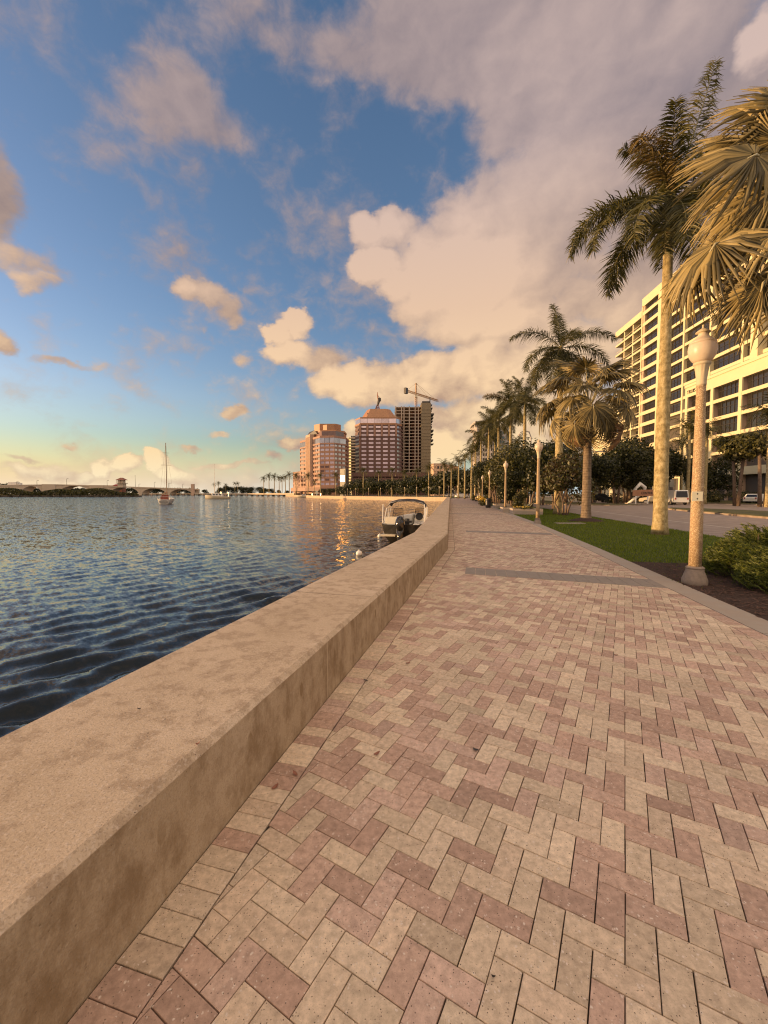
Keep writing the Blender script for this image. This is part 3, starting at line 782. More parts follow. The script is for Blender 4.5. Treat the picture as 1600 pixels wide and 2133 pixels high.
def royal_trunk(H, r0, r1, root, seed=0, smat=None):
    m = MB(); prof = []
    for i in range(25):
        t_ = i / 24; z_ = H * t_
        rr = r0 + (r1 - r0) * t_ + .03 * math.sin(math.pi * min(1, t_ * 1.4)) + .10 * r0 / .25 * math.exp(-z_ / .35)
        prof.append((rr, z_ - (.05 if i == 0 else 0)))
    rr_ = random.Random(seed); k = [rr_.uniform(0, 6.28) for _ in range(3)]
    m.lathe(prof, 20, flute=lambda i, q: .03 * math.sin(q * .9 + k[0] + i * .4) + .02 * math.sin(q * 1.9 + k[1]))
    m.build('trunk', M['trunk'], root, True)
    m = MB(); m.lathe([(r1 * 1.02, H), (r1 * 1.12, H + .25), (r1 * .95, H + .9), (r1 * .72, H + 1.45), (r1 * .45, H + 1.75)], 16)
    m.build('crownshaft', smat or M['shaft'], root, True)
def royal(loc, H, label, fronds, group='tall royal palms along the promenade', rz=0, r0=.25, r1=.17, scale=None, seed=0):
    root = thing('royal_palm', loc, label, 'palm tree', group, rz, scale)
    royal_trunk(H, r0, r1, root, seed)
    for az, el, L, dr, sd, dry in fronds:
        link('frond', frond(el, L, dr, sd, dry), root, 'dry tan frond' if dry else None, (0, 0, H + 1.5), (0, 0, R(az)))
    return root
def std_crown(seed, n=15, L=3.9):
    r = random.Random(seed); o = []
    for i in range(n):
        el = [82, 68, 52, 36, 20, 5, -12, -30][int(i * 8 / n)] ; az = (i * 137.5 + r.uniform(-15, 15)) % 360
        o.append((az, el, L if el > -5 else L * .92, [38, 62, 78, 92, 100, 96, 84, 62][int(i * 8 / n)], 1 + i % 2, False))
    return o
# nearest palm on the lawn (frond list: azimuth 0 = +X right, 90 = away, 180 = left, 270 = towards the camera)
P1 = (11.25, 16.6, -.03)
f1_ = [(-8, 72, 6.4, 16, 1, False), (20, 62, 5.0, 60, 2, False), (215, 64, 3.4, 96, 2, True), (238, 72, 3.2, 60, 1, False), (180, 78, 3.0, 70, 2, False), (172, 22, 4.4, 98, 1, False), (186, 8, 4.2, 92, 2, False), (214, -2, 4.0, 88, 1, False), (150, 30, 4.3, 105, 2, False),
       (250, -20, 3.6, 70, 1, False), (232, -35, 3.2, 55, 2, False), (5, 42, 4.4, 95, 2, False), (-20, 20, 4.2, 96, 1, False), (330, 2, 4.0, 90, 2, False), (300, -12, 3.8, 80, 1, False), (60, 30, 4.2, 98, 1, False), (95, 15, 4.2, 98, 2, False), (120, -10, 3.8, 82, 1, False), (30, -12, 3.9, 82, 2, False), (275, 35, 3.6, 105, 2, False)]
royal(P1, 11.6, 'tallest royal palm on the lawn right beside the nearest globe lamp', f1_, seed=1, r0=.245, r1=.165)
p1_ = bpy.data.objects['royal_palm']; f0_ = [c for c in p1_.children if c.data is frond(72, 6.4, 16, 1)][0]; e_ = R(72)
ax_ = Vector((math.cos(e_), 0, math.sin(e_)))
f0_.rotation_euler = (Matrix.Rotation(R(-4), 4, 'Z') @ Matrix.Rotation(R(82), 4, ax_)).to_euler()
P2 = (14.2, 33.3, -.03)
f2_ = [(100, 84, 4.3, 28, 1, False), (80, 78, 4.0, 40, 2, False), (182, 48, 4.6, 88, 1, False), (0, 46, 4.9, 84, 2, False), (200, 5, 4.4, 84, 1, False), (345, 12, 4.4, 90, 2, False), (190, -22, 4.0, 66, 2, False), (225, -40, 3.8, 48, 1, False), (300, -45, 3.6, 44, 2, False),
       (325, -28, 3.9, 62, 1, False), (90, 30, 4.0, 96, 1, False), (60, 0, 4.0, 88, 2, False), (120, -12, 4.0, 80, 1, False), (270, 40, 3.4, 100, 1, False), (265, -55, 3.4, 34, 2, False)]
royal(P2, 11.8, 'royal palm with star shaped crown rising behind the fan palm', f2_, seed=2, r0=.30, r1=.20)
def palm_row(px, py, D, label, sd, dry=None):
    z_ = ZD(py, D); fr = std_crown(sd)
    if dry: fr.append(dry)
    return royal((XD(px, D), D, -.08), z_ - 2.0, label, fr, rz=R(sd * 50), r0=.24, r1=.17, seed=sd)
pr = [(1091, 832, 50, 'royal palm left of the fan palm, its trunk rising from shrubs', 3, None),
      (1062, 838, 57, 'royal palm with a dry tan frond sticking out to the left', 4, (180 - 200, 52, 4.4, 80, 1, True)),
      (1037, 872, 66, 'middle royal palm of the row in front of the grey tower', 5, None),
      (1017, 884, 76, 'royal palm in front of the left part of the grey tower', 6, None),
      (1001, 905, 88, 'shorter royal palm left of the grey tower', 7, None)]
for a in pr: palm_row(*a)
# small far palms share one light crown mesh
def far_palm_proto(name, label, group, seed, H=11.0, n=15):
    root = thing(name, (0, 0, 0), label, 'palm tree', group)
    m = MB(); m.lathe([(.30, -.1), (.24, 1.0), (.24, H * .6), (.17, H)], 8); m.build('trunk', M['trunk'], root, True)
    r = np.random.default_rng(seed); V_, F_ = [], []
    for i in range(n):
        az = i * 2.4 + r.uniform(-.3, .3); e0 = R([80, 62, 48, 34, 20, 4, -14, -34][int(i * 8 / n)]); L = 3.9 * r.uniform(.85, 1.1); pos = Vector((0, 0, H + .9)); N = 22
        for q in range(N):
            t_ = q / N; e = e0 - R(95) * t_ ** 1.2; T = Vector((math.cos(az) * math.cos(e), math.sin(az) * math.cos(e), math.sin(e))); S = Vector((-math.sin(az), math.cos(az), 0))
            l = .85 * (1 - .7 * max(0, t_ - .5) * 2)
            for s_ in (-1, 1):
                d = (S * s_ + T * .6 + Vector((0, 0, r.uniform(-.9, .3)))).normalized(); w = T * .055; k = len(V_); p2 = pos + d * l
                V_ += [pos - w, pos + w, p2 + w * .4, p2 - w * .4]; F_.append((k, k + 1, k + 2, k + 3))
            pos = pos + T * (L / N)
    link('crown', np_mesh('crown', [tuple(v) for v in V_], F_, M['frond']), root)
    m = MB(); m.lathe([(.19, H), (.20, H + .3), (.13, H + 1.2)], 8); m.build('crownshaft', M['shaft'], root, True)
    return root
FPH = 12.0
fp = [None]
def far_palm(px, py_top, D, label, group, base=-.1):
    H = ZD(py_top, D) - base
    sc = H / 13.6
    loc = (XD(px, D), D, base); rz = (px * 1.7) % 6.28
    if fp[0] is None:
        fp[0] = far_palm_proto('royal_palm', label, group, 5); o = fp[0]; o.location = loc; o.scale = (sc,) * 3; o.rotation_euler = (0, 0, rz)
    else: o = dup(fp[0], loc, label, rz, sc, group)
    return o
GB = 'palms along the far bay seawall'
for px, py, D in [(757, 972, 232), (789, 977, 224), (817, 972, 216), (842, 978, 208), (868, 975, 198), (893, 966, 180)]:
    far_palm(px, py, D, 'slim royal palm behind the far bay seawall in front of the right brown tower', GB)
for px, py, D in [(642, 985, 300), (668, 985, 285), (700, 983, 265), (655, 1000, 290)]:
    far_palm(px, py, D, 'palm before the left brown tower above the bay seawall', GB)
GL = 'palms beside the long trestle'
for px, py, D in [(550, 992, 400), (561, 986, 395), (572, 987, 392), (582, 991, 390), (588, 991, 385), (595, 989, 380), (603, 983, 366), (617, 984, 350)]:
    far_palm(px, py, D, 'dark palm in the clump left of the left brown tower', GL)
for px, py, D in [(456, 1003, 520), (471, 1007, 520), (490, 1004, 510), (496, 1004, 515), (447, 1006, 530)]:
    far_palm(px, py, D, 'dark palm on the shore behind the white cabin cruiser', GL)
GP = 'small palms at the end of the promenade'
for px, py, D in [(925, 958, 150), (940, 962, 160), (955, 950, 135), (968, 940, 120), (982, 928, 110), (948, 975, 185), (915, 985, 200), (990, 918, 100), (1030, 900, 92), (1075, 905, 80)]:
    far_palm(px, py, D, 'palm in the hazy cluster at the far end of the promenade', GP)
# dark palms beyond the road
for px, py, D, lb in [(1432, 868, 70, 'dark palm between the near palm trunk and the lamp, before the offices'), (1418, 905, 76, 'lower dark palm right behind the nearest palm trunk'), (1468, 880, 64, 'dark palm just right of the near lamp post'), (1598, 835, 50, 'dark palm cut off by the right edge before the office windows')]:
    far_palm(px, py, D, lb, 'palms in front of the offices')

# ---------------------------------------------------------------- fan palms
def fan_leaf(Rl, seed, dry=False, n=58, spread=158):
    r = np.random.default_rng(seed); V_, F_ = [], []
    dth = R(spread) * 2 / n
    def wp(th, rr, zoff):
        x_ = rr * math.cos(th); y_ = rr * math.sin(th)
        z_ = zoff - .22 * abs(y_) ** 1.3 / Rl ** .3 - .20 * max(0, x_) ** 2 / Rl
        return (x_, y_, z_)
    for i in range(n):
        th = -R(spread) + dth * (i + .5); ln = Rl * (.74 + .26 * math.cos(th)) * r.uniform(.9, 1.05); r1 = ln * r.uniform(.42, .52)
        tw = r.normal(0, .07); dp = r.uniform(.06, .42) * (1.6 if dry else 1); k = len(V_)
        for s_, q in ((-1, -.5), (0, 0), (1, .5)):
            V_.append(wp(th + dth * q * .98, .06, .004 if s_ == 0 else 0))
        h = .045 * Rl
        for s_, q in ((-1, -.5), (0, 0), (1, .5)):
            V_.append(wp(th + dth * q, r1, h if s_ == 0 else -h * .5))
        for fr_, wf in ((.74, .80), (1.0, .08)):
            rr = r1 + (ln - r1) * (fr_ - .45) / .55 if fr_ < 1 else ln
            sag = dp * Rl * (((rr - r1) / max(ln - r1, .01)) ** 2)
            for s_, q in ((-1, -.5), (0, 0), (1, .5)):
                hw = dth * q * wf * r1 / rr * 1.15
                p = wp(th + tw * fr_ + hw, rr, (h * (1.2 - fr_) if s_ == 0 else -h * .4 * (1.2 - fr_)))
                V_.append((p[0], p[1], p[2] - sag))
        for a in range(3):
            b = k + a * 3
            F_ += [(b, b + 1, b + 4, b + 3), (b + 1, b + 2, b + 5, b + 4)]
    return np_mesh('leaf', V_, F_, M['fan_dry'] if dry else M['fan'])
LEAF = [fan_leaf(1.0, s) for s in (1, 2, 3, 4)]; LEAFD = [fan_leaf(1.0, s, True, 34, 120) for s in (6, 7)]
def fan_leaf_at(root, base, hub, out, upv, size, k, dry=False):
    """stalk from base to hub (local coordinates), blade pointing along out"""
    base, hub, out = Vector(base), Vector(hub), Vector(out).normalized(); z_ = Vector(upv)
    y_ = z_.cross(out).normalized(); z_ = out.cross(y_).normalized()
    m = MB(); mid = (base + hub) * .5 + Vector((0, 0, .10 * (hub - base).length))
    m.tube([base, mid, hub, hub + out * .18 * size], [.045, .032, .022, .008], 6)
    lf = m.build('leaf', M['fan_dry'] if dry else M['petiole'], root, True)
    mx = Matrix((out, y_, z_)).transposed().to_4x4(); mx.translation = hub
    o = link('blade', (LEAFD if dry else LEAF)[k % (2 if dry else 4)], lf); o.matrix_local = mx @ Matrix.Scale(size, 4)
    return lf
def fan_trunk(root, H, r0, r1, seed, ragged=True):
    m = MB(); prof = [(r0 * 1.35, -.1), (r0 * 1.12, .25)] + [(r0 + (r1 - r0) * i / 12, .25 + (H - .25) * i / 12) for i in range(1, 13)]
    m.lathe(prof, 18); m.build('trunk', M['trunk2'], root, True)
    if ragged:
        r = random.Random(seed); m = MB()
        for i in range(26):
            a = r.uniform(0, 6.28); z_ = H - r.uniform(0, 1.0); rr = r1 * .9
            p = Vector((math.cos(a) * rr, math.sin(a) * rr, z_)); d = Vector((math.cos(a) * .7, math.sin(a) * .7, r.uniform(.3, 1))).normalized()
            m.tube([p, p + d * r.uniform(.25, .5)], [.06, .03], 4)
        m.build('leaf_base', M['fan_dry'], root)
def auto_fan(root, H, n, seed, pet, size, dry=4, tilt0=80, tilt1=-58):
    r = random.Random(seed)
    for i in range(n):
        f = i / (n - 1); az = i * 2.399 + r.uniform(-.25, .25); el = R(tilt0 + (tilt1 - tilt0) * f ** .9 + r.uniform(-8, 8))
        d = Vector((math.cos(az) * math.cos(el), math.sin(az) * math.cos(el), math.sin(el)))
        hub = Vector((0, 0, H)) + d * pet * r.uniform(.85, 1.12) - Vector((0, 0, .12 * pet * f))
        e2 = el - R(22 + 45 * f) ; out = Vector((math.cos(az) * math.cos(e2), math.sin(az) * math.cos(e2), math.sin(e2)))
        up_ = Vector((-math.cos(az) * math.sin(e2), -math.sin(az) * math.sin(e2), math.cos(e2)))
        fan_leaf_at(root, (d.x * .15, d.y * .15, H - .3 * f), hub, out, up_, size * r.uniform(.88, 1.12), i, dry=i >= n - dry)
# fan palm in the middle of the lawn
fpm = thing('fan_palm', (12.25, 24.7, -.03), 'silvery fan palm standing alone on the lawn with a mulch ring at its foot', 'palm tree', None, .6)
fan_trunk(fpm, 6.0, .27, .20, 3)
auto_fan(fpm, 6.9, 32, 4, 2.1, 1.45, dry=2, tilt0=78, tilt1=-42)
m = MB(); m.lathe([(1.15, -.02), (.9, .06), (.5, .16), (.28, .2)], 20); mr = link('mulch_ring', m.mesh('mulch_ring', M['mulch'], True), None, None, (12.25, 24.7, -.03))
tag(mr, 'dark mulch mound around the foot of the fan palm on the lawn', 'mulch', kind=None)
# near fan palm whose trunk stands outside the frame on the right
NC = Vector((8.2, 7.6, 6.35)); npb = (8.2, 7.6, -.03)
fpn = thing('fan_palm', npb, 'large golden lit fan palm reaching in from the right edge above the near lamp', 'palm tree')
fan_trunk(fpn, 6.1, .30, .24, 5)
def near_leaf(px, py, D, tx, ty, tD, size, k, face=(0, -1, .2), dry=False):
    hub = atD(px, py, D) - Vector(npb); tip = atD(tx, ty, tD) - Vector(npb)
    fan_leaf_at(fpn, Vector((0, 0, 6.2)) + (hub - Vector((0, 0, 6.2))) * .06, hub, tip - hub, Vector(face), size, k, dry)
near_leaf(1575, 322, 6.6, 1430, 385, 6.3, 1.10, 0, (-.35, -1, .35))
near_leaf(1560, 372, 7.0, 1440, 450, 6.9, .95, 2, (-.5, -.7, .6))
near_leaf(1545, 300, 7.6, 1470, 300, 7.6, .85, 1, (-.3, -.9, .4))
near_leaf(1610, 395, 6.5, 1560, 500, 6.4, .95, 3, (-.4, -.9, .2))
near_leaf(1450, 560, 7.4, 1410, 690, 7.35, .85, 3, (-.8, -.5, .2))
near_leaf(1490, 508, 6.9, 1400, 640, 6.7, 1.1, 1, (-.75, -.35, .65))
near_leaf(1590, 590, 6.6, 1550, 735, 6.5, .88, 2, (-.6, -.75, .1))
near_leaf(1632, 240, 7.0, 1575, 190, 6.8, .80, 3, (-.2, -1, .1))
near_leaf(1600, 230, 7.3, 1530, 240, 7.2, .85, 0, (-.3, -.9, .3))
near_leaf(1620, 290, 6.9, 1570, 200, 6.9, .95, 2, (-.6, -.8, 0))
near_leaf(1590, 460, 7.1, 1500, 500, 7.0, .95, 1, (-.5, -.6, .6))
near_leaf(1560, 430, 7.5, 1480, 520, 7.4, .9, 3, (-.6, -.6, .4))
near_leaf(1640, 470, 6.4, 1530, 545, 6.2, 1.05, 0, (-.4, -.5, .8))
near_leaf(1690, 330, 7.2, 1640, 120, 7.2, 1.1, 1, (-.5, -1, 0))
near_leaf(1590, 400, 8.2, 1480, 450, 8.4, 1.2, 3, (-.3, -.6, .8))
near_leaf(1690, 600, 7.0, 1640, 700, 6.8, 1.0, 0, (-.3, -.8, .4))
auto_fan(fpn, 6.2, 9, 9, 1.5, 1.25, dry=1, tilt0=70, tilt1=0)
for ob in list(fpn.children)[-9:]:                  # the ones behind the trunk only
    pass

# ---------------------------------------------------------------- broad-leaved trees
def crown_mesh(name, W, H, n, ls, seed, m, blobs=9, zc=.55, shell=.55):
    r = np.random.default_rng(seed); V_, F_ = [], []
    cs = []
    for i in range(blobs):
        a = r.uniform(0, 6.28); q = math.sqrt(r.uniform(0, 1)) * W * .36; cs.append((math.cos(a) * q, math.sin(a) * q, r.uniform(-.30, .34) * H, r.uniform(.22, .40)))
    for c in cs:
        rx, rz_ = W * c[3] * .85, H * c[3] * .85
        for _ in range(n // blobs):
            d = r.normal(0, 1, 3); d /= np.linalg.norm(d); q = (shell + (1 - shell) * r.random()) * r.uniform(.85, 1.1)
            p = np.array([c[0] + d[0] * rx * q, c[1] + d[1] * rx * q, c[2] + d[2] * rz_ * q])
            nrm = d + r.normal(0, .7, 3); nrm /= np.linalg.norm(nrm); u = np.cross(nrm, r.normal(0, 1, 3)); u /= np.linalg.norm(u); w = np.cross(nrm, u)
            a_, b_ = ls * r.uniform(.6, 1.2), ls * r.uniform(.35, .7); k = len(V_)
            V_ += [tuple(p - u * a_), tuple(p - w * b_ + nrm * b_ * .2), tuple(p + u * a_), tuple(p + w * b_ + nrm * b_ * .2)]; F_.append((k, k + 1, k + 2, k + 3))
    return np_mesh(name, V_, F_, m), cs
def tree(loc, H, W, label, m, seed, group=None, n=2600, ls=.16, trunkH=.42, multi=1, cat='tree', name='tree', proto=[None]):
    root = thing(name, loc, label, cat, group)
    ch = H * (1 - trunkH) ; me, cs = crown_mesh('crown', W, ch * 1.15, n, ls, seed, M[m])
    zc = H - ch * .52; link('crown', me, root, None, (0, 0, zc))
    r = random.Random(seed); tb = MB()
    for q in range(multi):
        ox, oy = (r.uniform(-.4, .4), r.uniform(-.4, .4)) if multi > 1 else (0, 0)
        fork = Vector((ox * 2.2, oy * 2.2, H * trunkH)); rr = H * .022 / math.sqrt(multi) + .03
        tb.tube([(ox, oy, -.15), (ox * 1.4 + r.uniform(-.1, .1), oy * 1.4, H * trunkH * .5), fork], [rr * 1.3, rr, rr * .8], 8)
        for c in cs[q::multi]:
            p = Vector((c[0], c[1], zc + c[2])); tb.tube([fork, fork.lerp(p, .5) + Vector((0, 0, .1 * H * .2)), p], [rr * .6, rr * .4, rr * .12], 5)
    tb.build('trunk', M['bark'], root, True)
    return root
GT = 'shrubby trees along the planting strip'
t1 = tree((13.9, 31.5, -.1), 4.6, 4.2, 'reddish leaved shrub at the foot of the star crowned palm', 'leaf3', 21, GT, 4200, .13, .22, 4, 'shrub', 'shrub')
t2 = tree((15.8, 38.0, -.1), 6.4, 6.0, 'dense dark green sea grape tree behind the second lamp', 'leaf', 22, GT, 5200, .17, .30, 3)
t3 = tree((14.2, 44.0, -.1), 6.6, 5.6, 'olive green tree between the second and third lamps', 'leaf2', 23, GT, 5200, .17, .36, 3)
t4 = tree((17.5, 50.0, -.1), 7.4, 6.4, 'broad dark tree right of the third lamp', 'leaf', 24, GT, 4600, .20, .34, 2)
t5 = tree((12.6, 37.6, -.1), 2.0, 1.6, 'low olive bush just left of the planter box', 'leaf2', 25, GT, 1500, .10, .15, 4, 'bush', 'bush')
rr_ = random.Random(5)
for i, (x_, y_, s_, src, lb) in enumerate([(16.0, 57, .95, t3, 'olive tree behind the third lamp globe'), (19.5, 62, 1.0, t2, 'dark round tree in the strip past the third lamp'), (18.3, 70, 1.0, t4, 'dark tree overhanging the walk past the fourth lamp'),
        (21.6, 79, 1.05, t3, 'olive tree in front of the grey tower base'), (23.0, 90, 1.0, t2, 'dark tree leaning over the narrowing walk'), (25.5, 100, 1.1, t4, 'dark tree far down the planting strip'),
        (28.5, 112, 1.1, t2, 'farther dark tree at the end of the planting strip'), (31.0, 124, 1.1, t4, 'last dark tree before the far bend of the walk'), (33.6, 138, 1.15, t3, 'olive tree beyond the bend of the walk')]):
    dup(src, (x_, y_, -.1), lb, rr_.uniform(0, 6.28), s_, GT)
for i, (x_, y_, s_, src, lb) in enumerate([(19.5, 46, 1.0, t3, 'olive tree behind the dense sea grape tree'), (17.0, 41.5, .8, t4, 'dark tree filling in right of the second lamp'), (12.9, 41.0, .62, t2, 'small dark tree right behind the second planter'), (16.6, 53.5, .85, t2, 'dark tree between the third and fourth lamps'),
        (22.5, 58, 1.05, t4, 'dark tree on the road side of the planting strip'), (17.0, 61, .8, t4, 'dark tree by the fifth lamp'), (24.5, 72, 1.15, t2, 'dark tree on the road side below the royal palms'), (19.6, 75, .9, t2, 'dark tree between the fifth and sixth lamps'), (21.8, 85, .95, t4, 'dark tree between the sixth and seventh lamps'), (28.5, 88, 1.25, t3, 'olive tree on the road side in front of the grey tower'), (24.2, 94.5, 1.0, t3, 'olive tree by the seventh lamp'), (32, 104, 1.3, t2, 'dark tree on the road side far down the strip'), (27.0, 106, 1.0, t2, 'dark tree by the eighth lamp'), (29.5, 118, 1.1, t3, 'olive tree before the last lamp of the row'), (37, 125, 1.4, t4, 'large dark tree on the road side near the bend')]):
    dup(src, (x_, y_, -.1), lb, rr_.uniform(0, 6.28), s_, GT)
GR = 'big dark trees across the road'
b1 = tree((37.5, 66, -.05), 9.6, 9.5, 'wide dark tree right behind the fan palm trunk across the road', 'leaf', 31, GR, 6500, .26, .34, 2)
b2 = tree((44.0, 73, -.05), 10.4, 10, 'tallest spreading dark tree left of the near palm trunk', 'leaf', 32, GR, 6500, .27, .34, 1)
for x_, y_, s_, src, lb in [(33.0, 74, 1.0, b2, 'dark tree just left of the fan palm trunk across the road'), (51.0, 80, 1.0, b1, 'dark tree behind the nearest palm trunk by the offices'), (30.0, 84, 1.0, b1, 'dark rounded tree seen under the fan palm leaves'),
        (36.0, 98, 1.1, b2, 'dark tree behind the second lamp globe'), (44, 105, 1.1, b1, 'dark tree deep behind the spreading trees'), (36.5, 120, 1.1, b2, 'dark crown behind the row of royal palms'), (58, 108, 1.05, b1, 'dark tree at the foot of the long office tower'), (38, 150, 1.1, b1, 'far dark tree near the grey tower'), (62, 78, .8, b2, 'dark tree below the office sign band'),
        (77, 70.5, .55, b1, 'small dark tree by the office entrance at the right edge'), (41.0, 69, .95, b1, 'dark tree right of the fan palm trunk across the road'), (49.0, 74, 1.0, b2, 'dark spreading tree touching the nearest palm trunk from the left'), (47.5, 90, 1.1, b2, 'dark tree behind the white sculpture'), (31.5, 62, .8, b1, 'dark tree on the median left of the fan palm'), (66, 86, 1.0, b1, 'dark tree between the palm trunk and the lamp by the offices')]:
    dup(src, (x_, y_, -.05), lb, rr_.uniform(0, 6.28), s_, GR)
GS = 'dark trees lining the far bay seawall'
sb = tree((XD(745, 238), 238, -.1), 10.0, 13, 'dark tree behind the bay seawall below the right brown tower', 'leaf', 41, GS, 1800, .55, .22, 1)
for i, (px, D, s_) in enumerate([(768, 232, 1), (786, 226, .9), (805, 222, 1), (826, 214, .95), (848, 208, 1), (872, 200, .95), (896, 190, .95), (915, 180, 1.0), (935, 172, 1), (952, 168, 1.05), (975, 165, 1.1), (1000, 170, 1.2), (725, 255, .8), (690, 278, .6), (672, 290, .55), (708, 262, .7), (855, 240, 1.1), (810, 250, 1.1), (900, 225, 1.2), (960, 200, 1.25), (1030, 185, 1.3), (1060, 175, 1.2)]):
    o = dup(sb, (XD(px, D), D, -.1), ('dark tree behind the bay seawall below the right brown tower' if 735 < px < 900 else 'dark tree before the base of the left brown tower' if px < 735 else 'dark tree in the mass where the promenade ends'), rr_.uniform(0, 6.28), s_ * rr_.uniform(.85, 1.1))
GF = 'trees on the distant shore'
for px, D, s_ in [(410, 545, .9), (428, 545, .7), (458, 540, 1.0), (470, 535, 1.2), (484, 540, 1.1), (500, 540, 1.2), (512, 535, 1.0), (523, 535, 1.1), (541, 480, .9), (552, 460, .8), (565, 440, .7), (598, 420, .5), (582, 430, .6)]:
    dup(sb, (XD(px, D), D, -.2), 'dark tree on the distant shore behind the long trestle', rr_.uniform(0, 6.28), s_ * rr_.uniform(.9, 1.05), GF)
for px, D, s_ in [(228, 575, .96), (240, 575, .94), (252, 575, .96), (264, 575, .94), (276, 575, .98), (288, 575, .94), (302, 575, .96), (314, 575, .94), (326, 575, .94), (338, 575, .96), (350, 575, .92), (362, 575, .94), (374, 575, .94), (386, 575, .90), (398, 575, .94), (130, 575, .94), (145, 575, .96), (160, 575, .94), (175, 575, .96), (60, 575, .94), (75, 575, .94), (-5, 600, 1.7), (12, 600, 1.6), (32, 610, 1.4), (45, 605, 1.25), (60, 605, 1.2), (90, 610, 1.25), (105, 610, 1.35), (118, 612, 1.1), (160, 640, .95), (190, 640, 0.9), (215, 640, .9), (300, 640, .85), (330, 640, .8)]:
    dup(sb, (XD(px, D), D, -.2), 'dark tree hump showing above the arched bridge', rr_.uniform(0, 6.28), s_, 'trees beyond the arched bridge')
# two-trunk cabbage palms by the offices
def bushy_palm(px, D, pytop, label, lean):
    H = ZD(pytop, D); root = thing('cabbage_palm', (XD(px, D), D, -.05), label, 'palm tree', 'cabbage palms before the offices')
    m = MB(); m.tube([(0, 0, -.1), (lean * .4, 0, H * .35), (lean, 0, H * .72)], [.24, .19, .17], 8); m.build('trunk', M['bark'], root, True)
    me, _ = crown_mesh('crown', 4.4, 3.4, 1500, .26, int(px), M['leaf2'], 7); link('crown', me, root, None, (lean, 0, H * .82))
for a in [(1531, 56, 905, 'left cabbage palm of the twin pair by the offices', -.5), (1538, 55, 908, 'right cabbage palm of the twin pair by the offices', .5), (1583, 52, 902, 'cabbage palm near the right edge by the offices', -.3), (1594, 53, 906, 'cabbage palm cut by the right edge of the view', .4)]: bushy_palm(*a)

# ---------------------------------------------------------------- near juniper bush
def juniper(loc, W, H, n, seed, label):
    root = thing('juniper_bush', loc, label, 'bush', 'junipers in the mulch bed')
    r = np.random.default_rng(seed); V_, F_ = [], []; st = MB()
    for i in range(n):
        a = r.uniform(0, 6.28); q = math.sqrt(r.random()); px, py = math.cos(a) * q * W, math.sin(a) * q * W * .9
        top = H * (1 - .55 * q ** 2.2) * r.uniform(.35, 1.05) * (1 + .25 * math.sin(px * 4.1 + seed) * math.sin(py * 3.7))
        tip = Vector((px, py, top)); dr = Vector((math.cos(a) * (.5 + q), math.sin(a) * (.5 + q), .75)).normalized()
        dr = (dr + Vector(r.normal(0, .35, 3))).normalized(); L = r.uniform(.13, .26)
        S = dr.cross(Vector((0, 0, 1))).normalized(); N = S.cross(dr)
        for b in range(15):
            f = b / 14; p = tip - dr * L * (1 - f); sd = -1 if b % 2 else 1
            d = (dr * 1.1 + S * sd * r.uniform(.3, .9) + N * r.normal(0, .4)).normalized(); l = .075 * (1.15 - .6 * f) * r.uniform(.7, 1.2); w = S.cross(d).normalized() * .0042 + N * .003
            k = len(V_); e = p + d * l
            V_ += [tuple(p - w), tuple(p + w), tuple(e + w * .3), tuple(e - w * .3)]; F_.append((k, k + 1, k + 2, k + 3))
        if i % 12 == 0: st.tube([(px * .15, py * .15, -.02), (px * .55, py * .55, top * .45), tuple(tip - dr * L)], [.014, .009, .004], 4)
    link('foliage', np_mesh('foliage', V_, F_, M['needle']), root); st.build('stem', M['bark'], root)
    return root
j1 = juniper((7.62, 7.95, -.02), 1.15, .90, 2600, 3, 'feathery golden green juniper bush in the mulch just right of the near lamp')
j2 = juniper((7.12, 6.9, -.02), .95, .74, 2200, 4, 'juniper bush cut off by the right edge, nearer than the other')
dup(j1, (8.6, 8.6, -.02), 'juniper bush mostly outside the right edge behind the others', 2.0, 1.0)
# hedge balls across the road
for px, D, w_, lb in [(1285, 74, 3.0, 'left rounded clipped hedge across the road'), (1320, 76, 2.2, 'rounded hedge beside the white sculpture'), (1350, 80, 3.2, 'rounded hedge left of the nearest palm trunk'), (1478, 72, 2.6, 'low hedge right of the near lamp across the road'), (1512, 68, 3.4, 'flowering hedge in front of the office columns'), (1572, 66, 3.0, 'dark hedge between the cabbage palms')]:
    root = thing('hedge', (XD(px, D), D, .1), lb, 'hedge', 'clipped hedges across the road')
    me, _ = crown_mesh('foliage', w_ * 1.5, 2.2, 1400, .13, int(px), M['leaf'], 6); link('foliage', me, root, None, (0, 0, .8))
# mangrove island off the bridge
rg = np.random.default_rng(15); V_, F_ = [], []
def isl_w(px): return 1.0 if px < 235 else max(0, (292 - px) / 57)
for _ in range(17000):
    px = rg.uniform(-60, 288); D = rg.uniform(300, 325); h = (3.9 + 1.6 * math.sin(px * .05 + 1) * math.sin(px * .021) + 1.4 * max(0, (60 - px) / 60)) * isl_w(px) ** .6 + .5
    p = np.array([XD(px, D), D, WL + .7 + h * rg.random() ** .6]); n_ = rg.normal(0, 1, 3); n_ /= np.linalg.norm(n_); u = np.cross(n_, rg.normal(0, 1, 3)); u /= np.linalg.norm(u); w = np.cross(n_, u); a_ = rg.uniform(.3, .7); k = len(V_)
    V_ += [tuple(p - u * a_), tuple(p - w * a_ * .6), tuple(p + u * a_), tuple(p + w * a_ * .6)]; F_.append((k, k + 1, k + 2, k + 3))
tag(link('mangrove_thicket', np_mesh('mangrove_thicket', V_, F_, M['leaf2'])), 'low dark green mangrove thicket on the islet before the arched bridge', 'mangroves', kind='stuff')
s = MB(); top = [(XD(px, 300 + 1.5 * math.sin(px * .3)), 300 + 1.5 * math.sin(px * .3)) for px in range(-70, 300, 6)]; bot = [(XD(px, 330), 330) for px in range(290, -80, -20)]
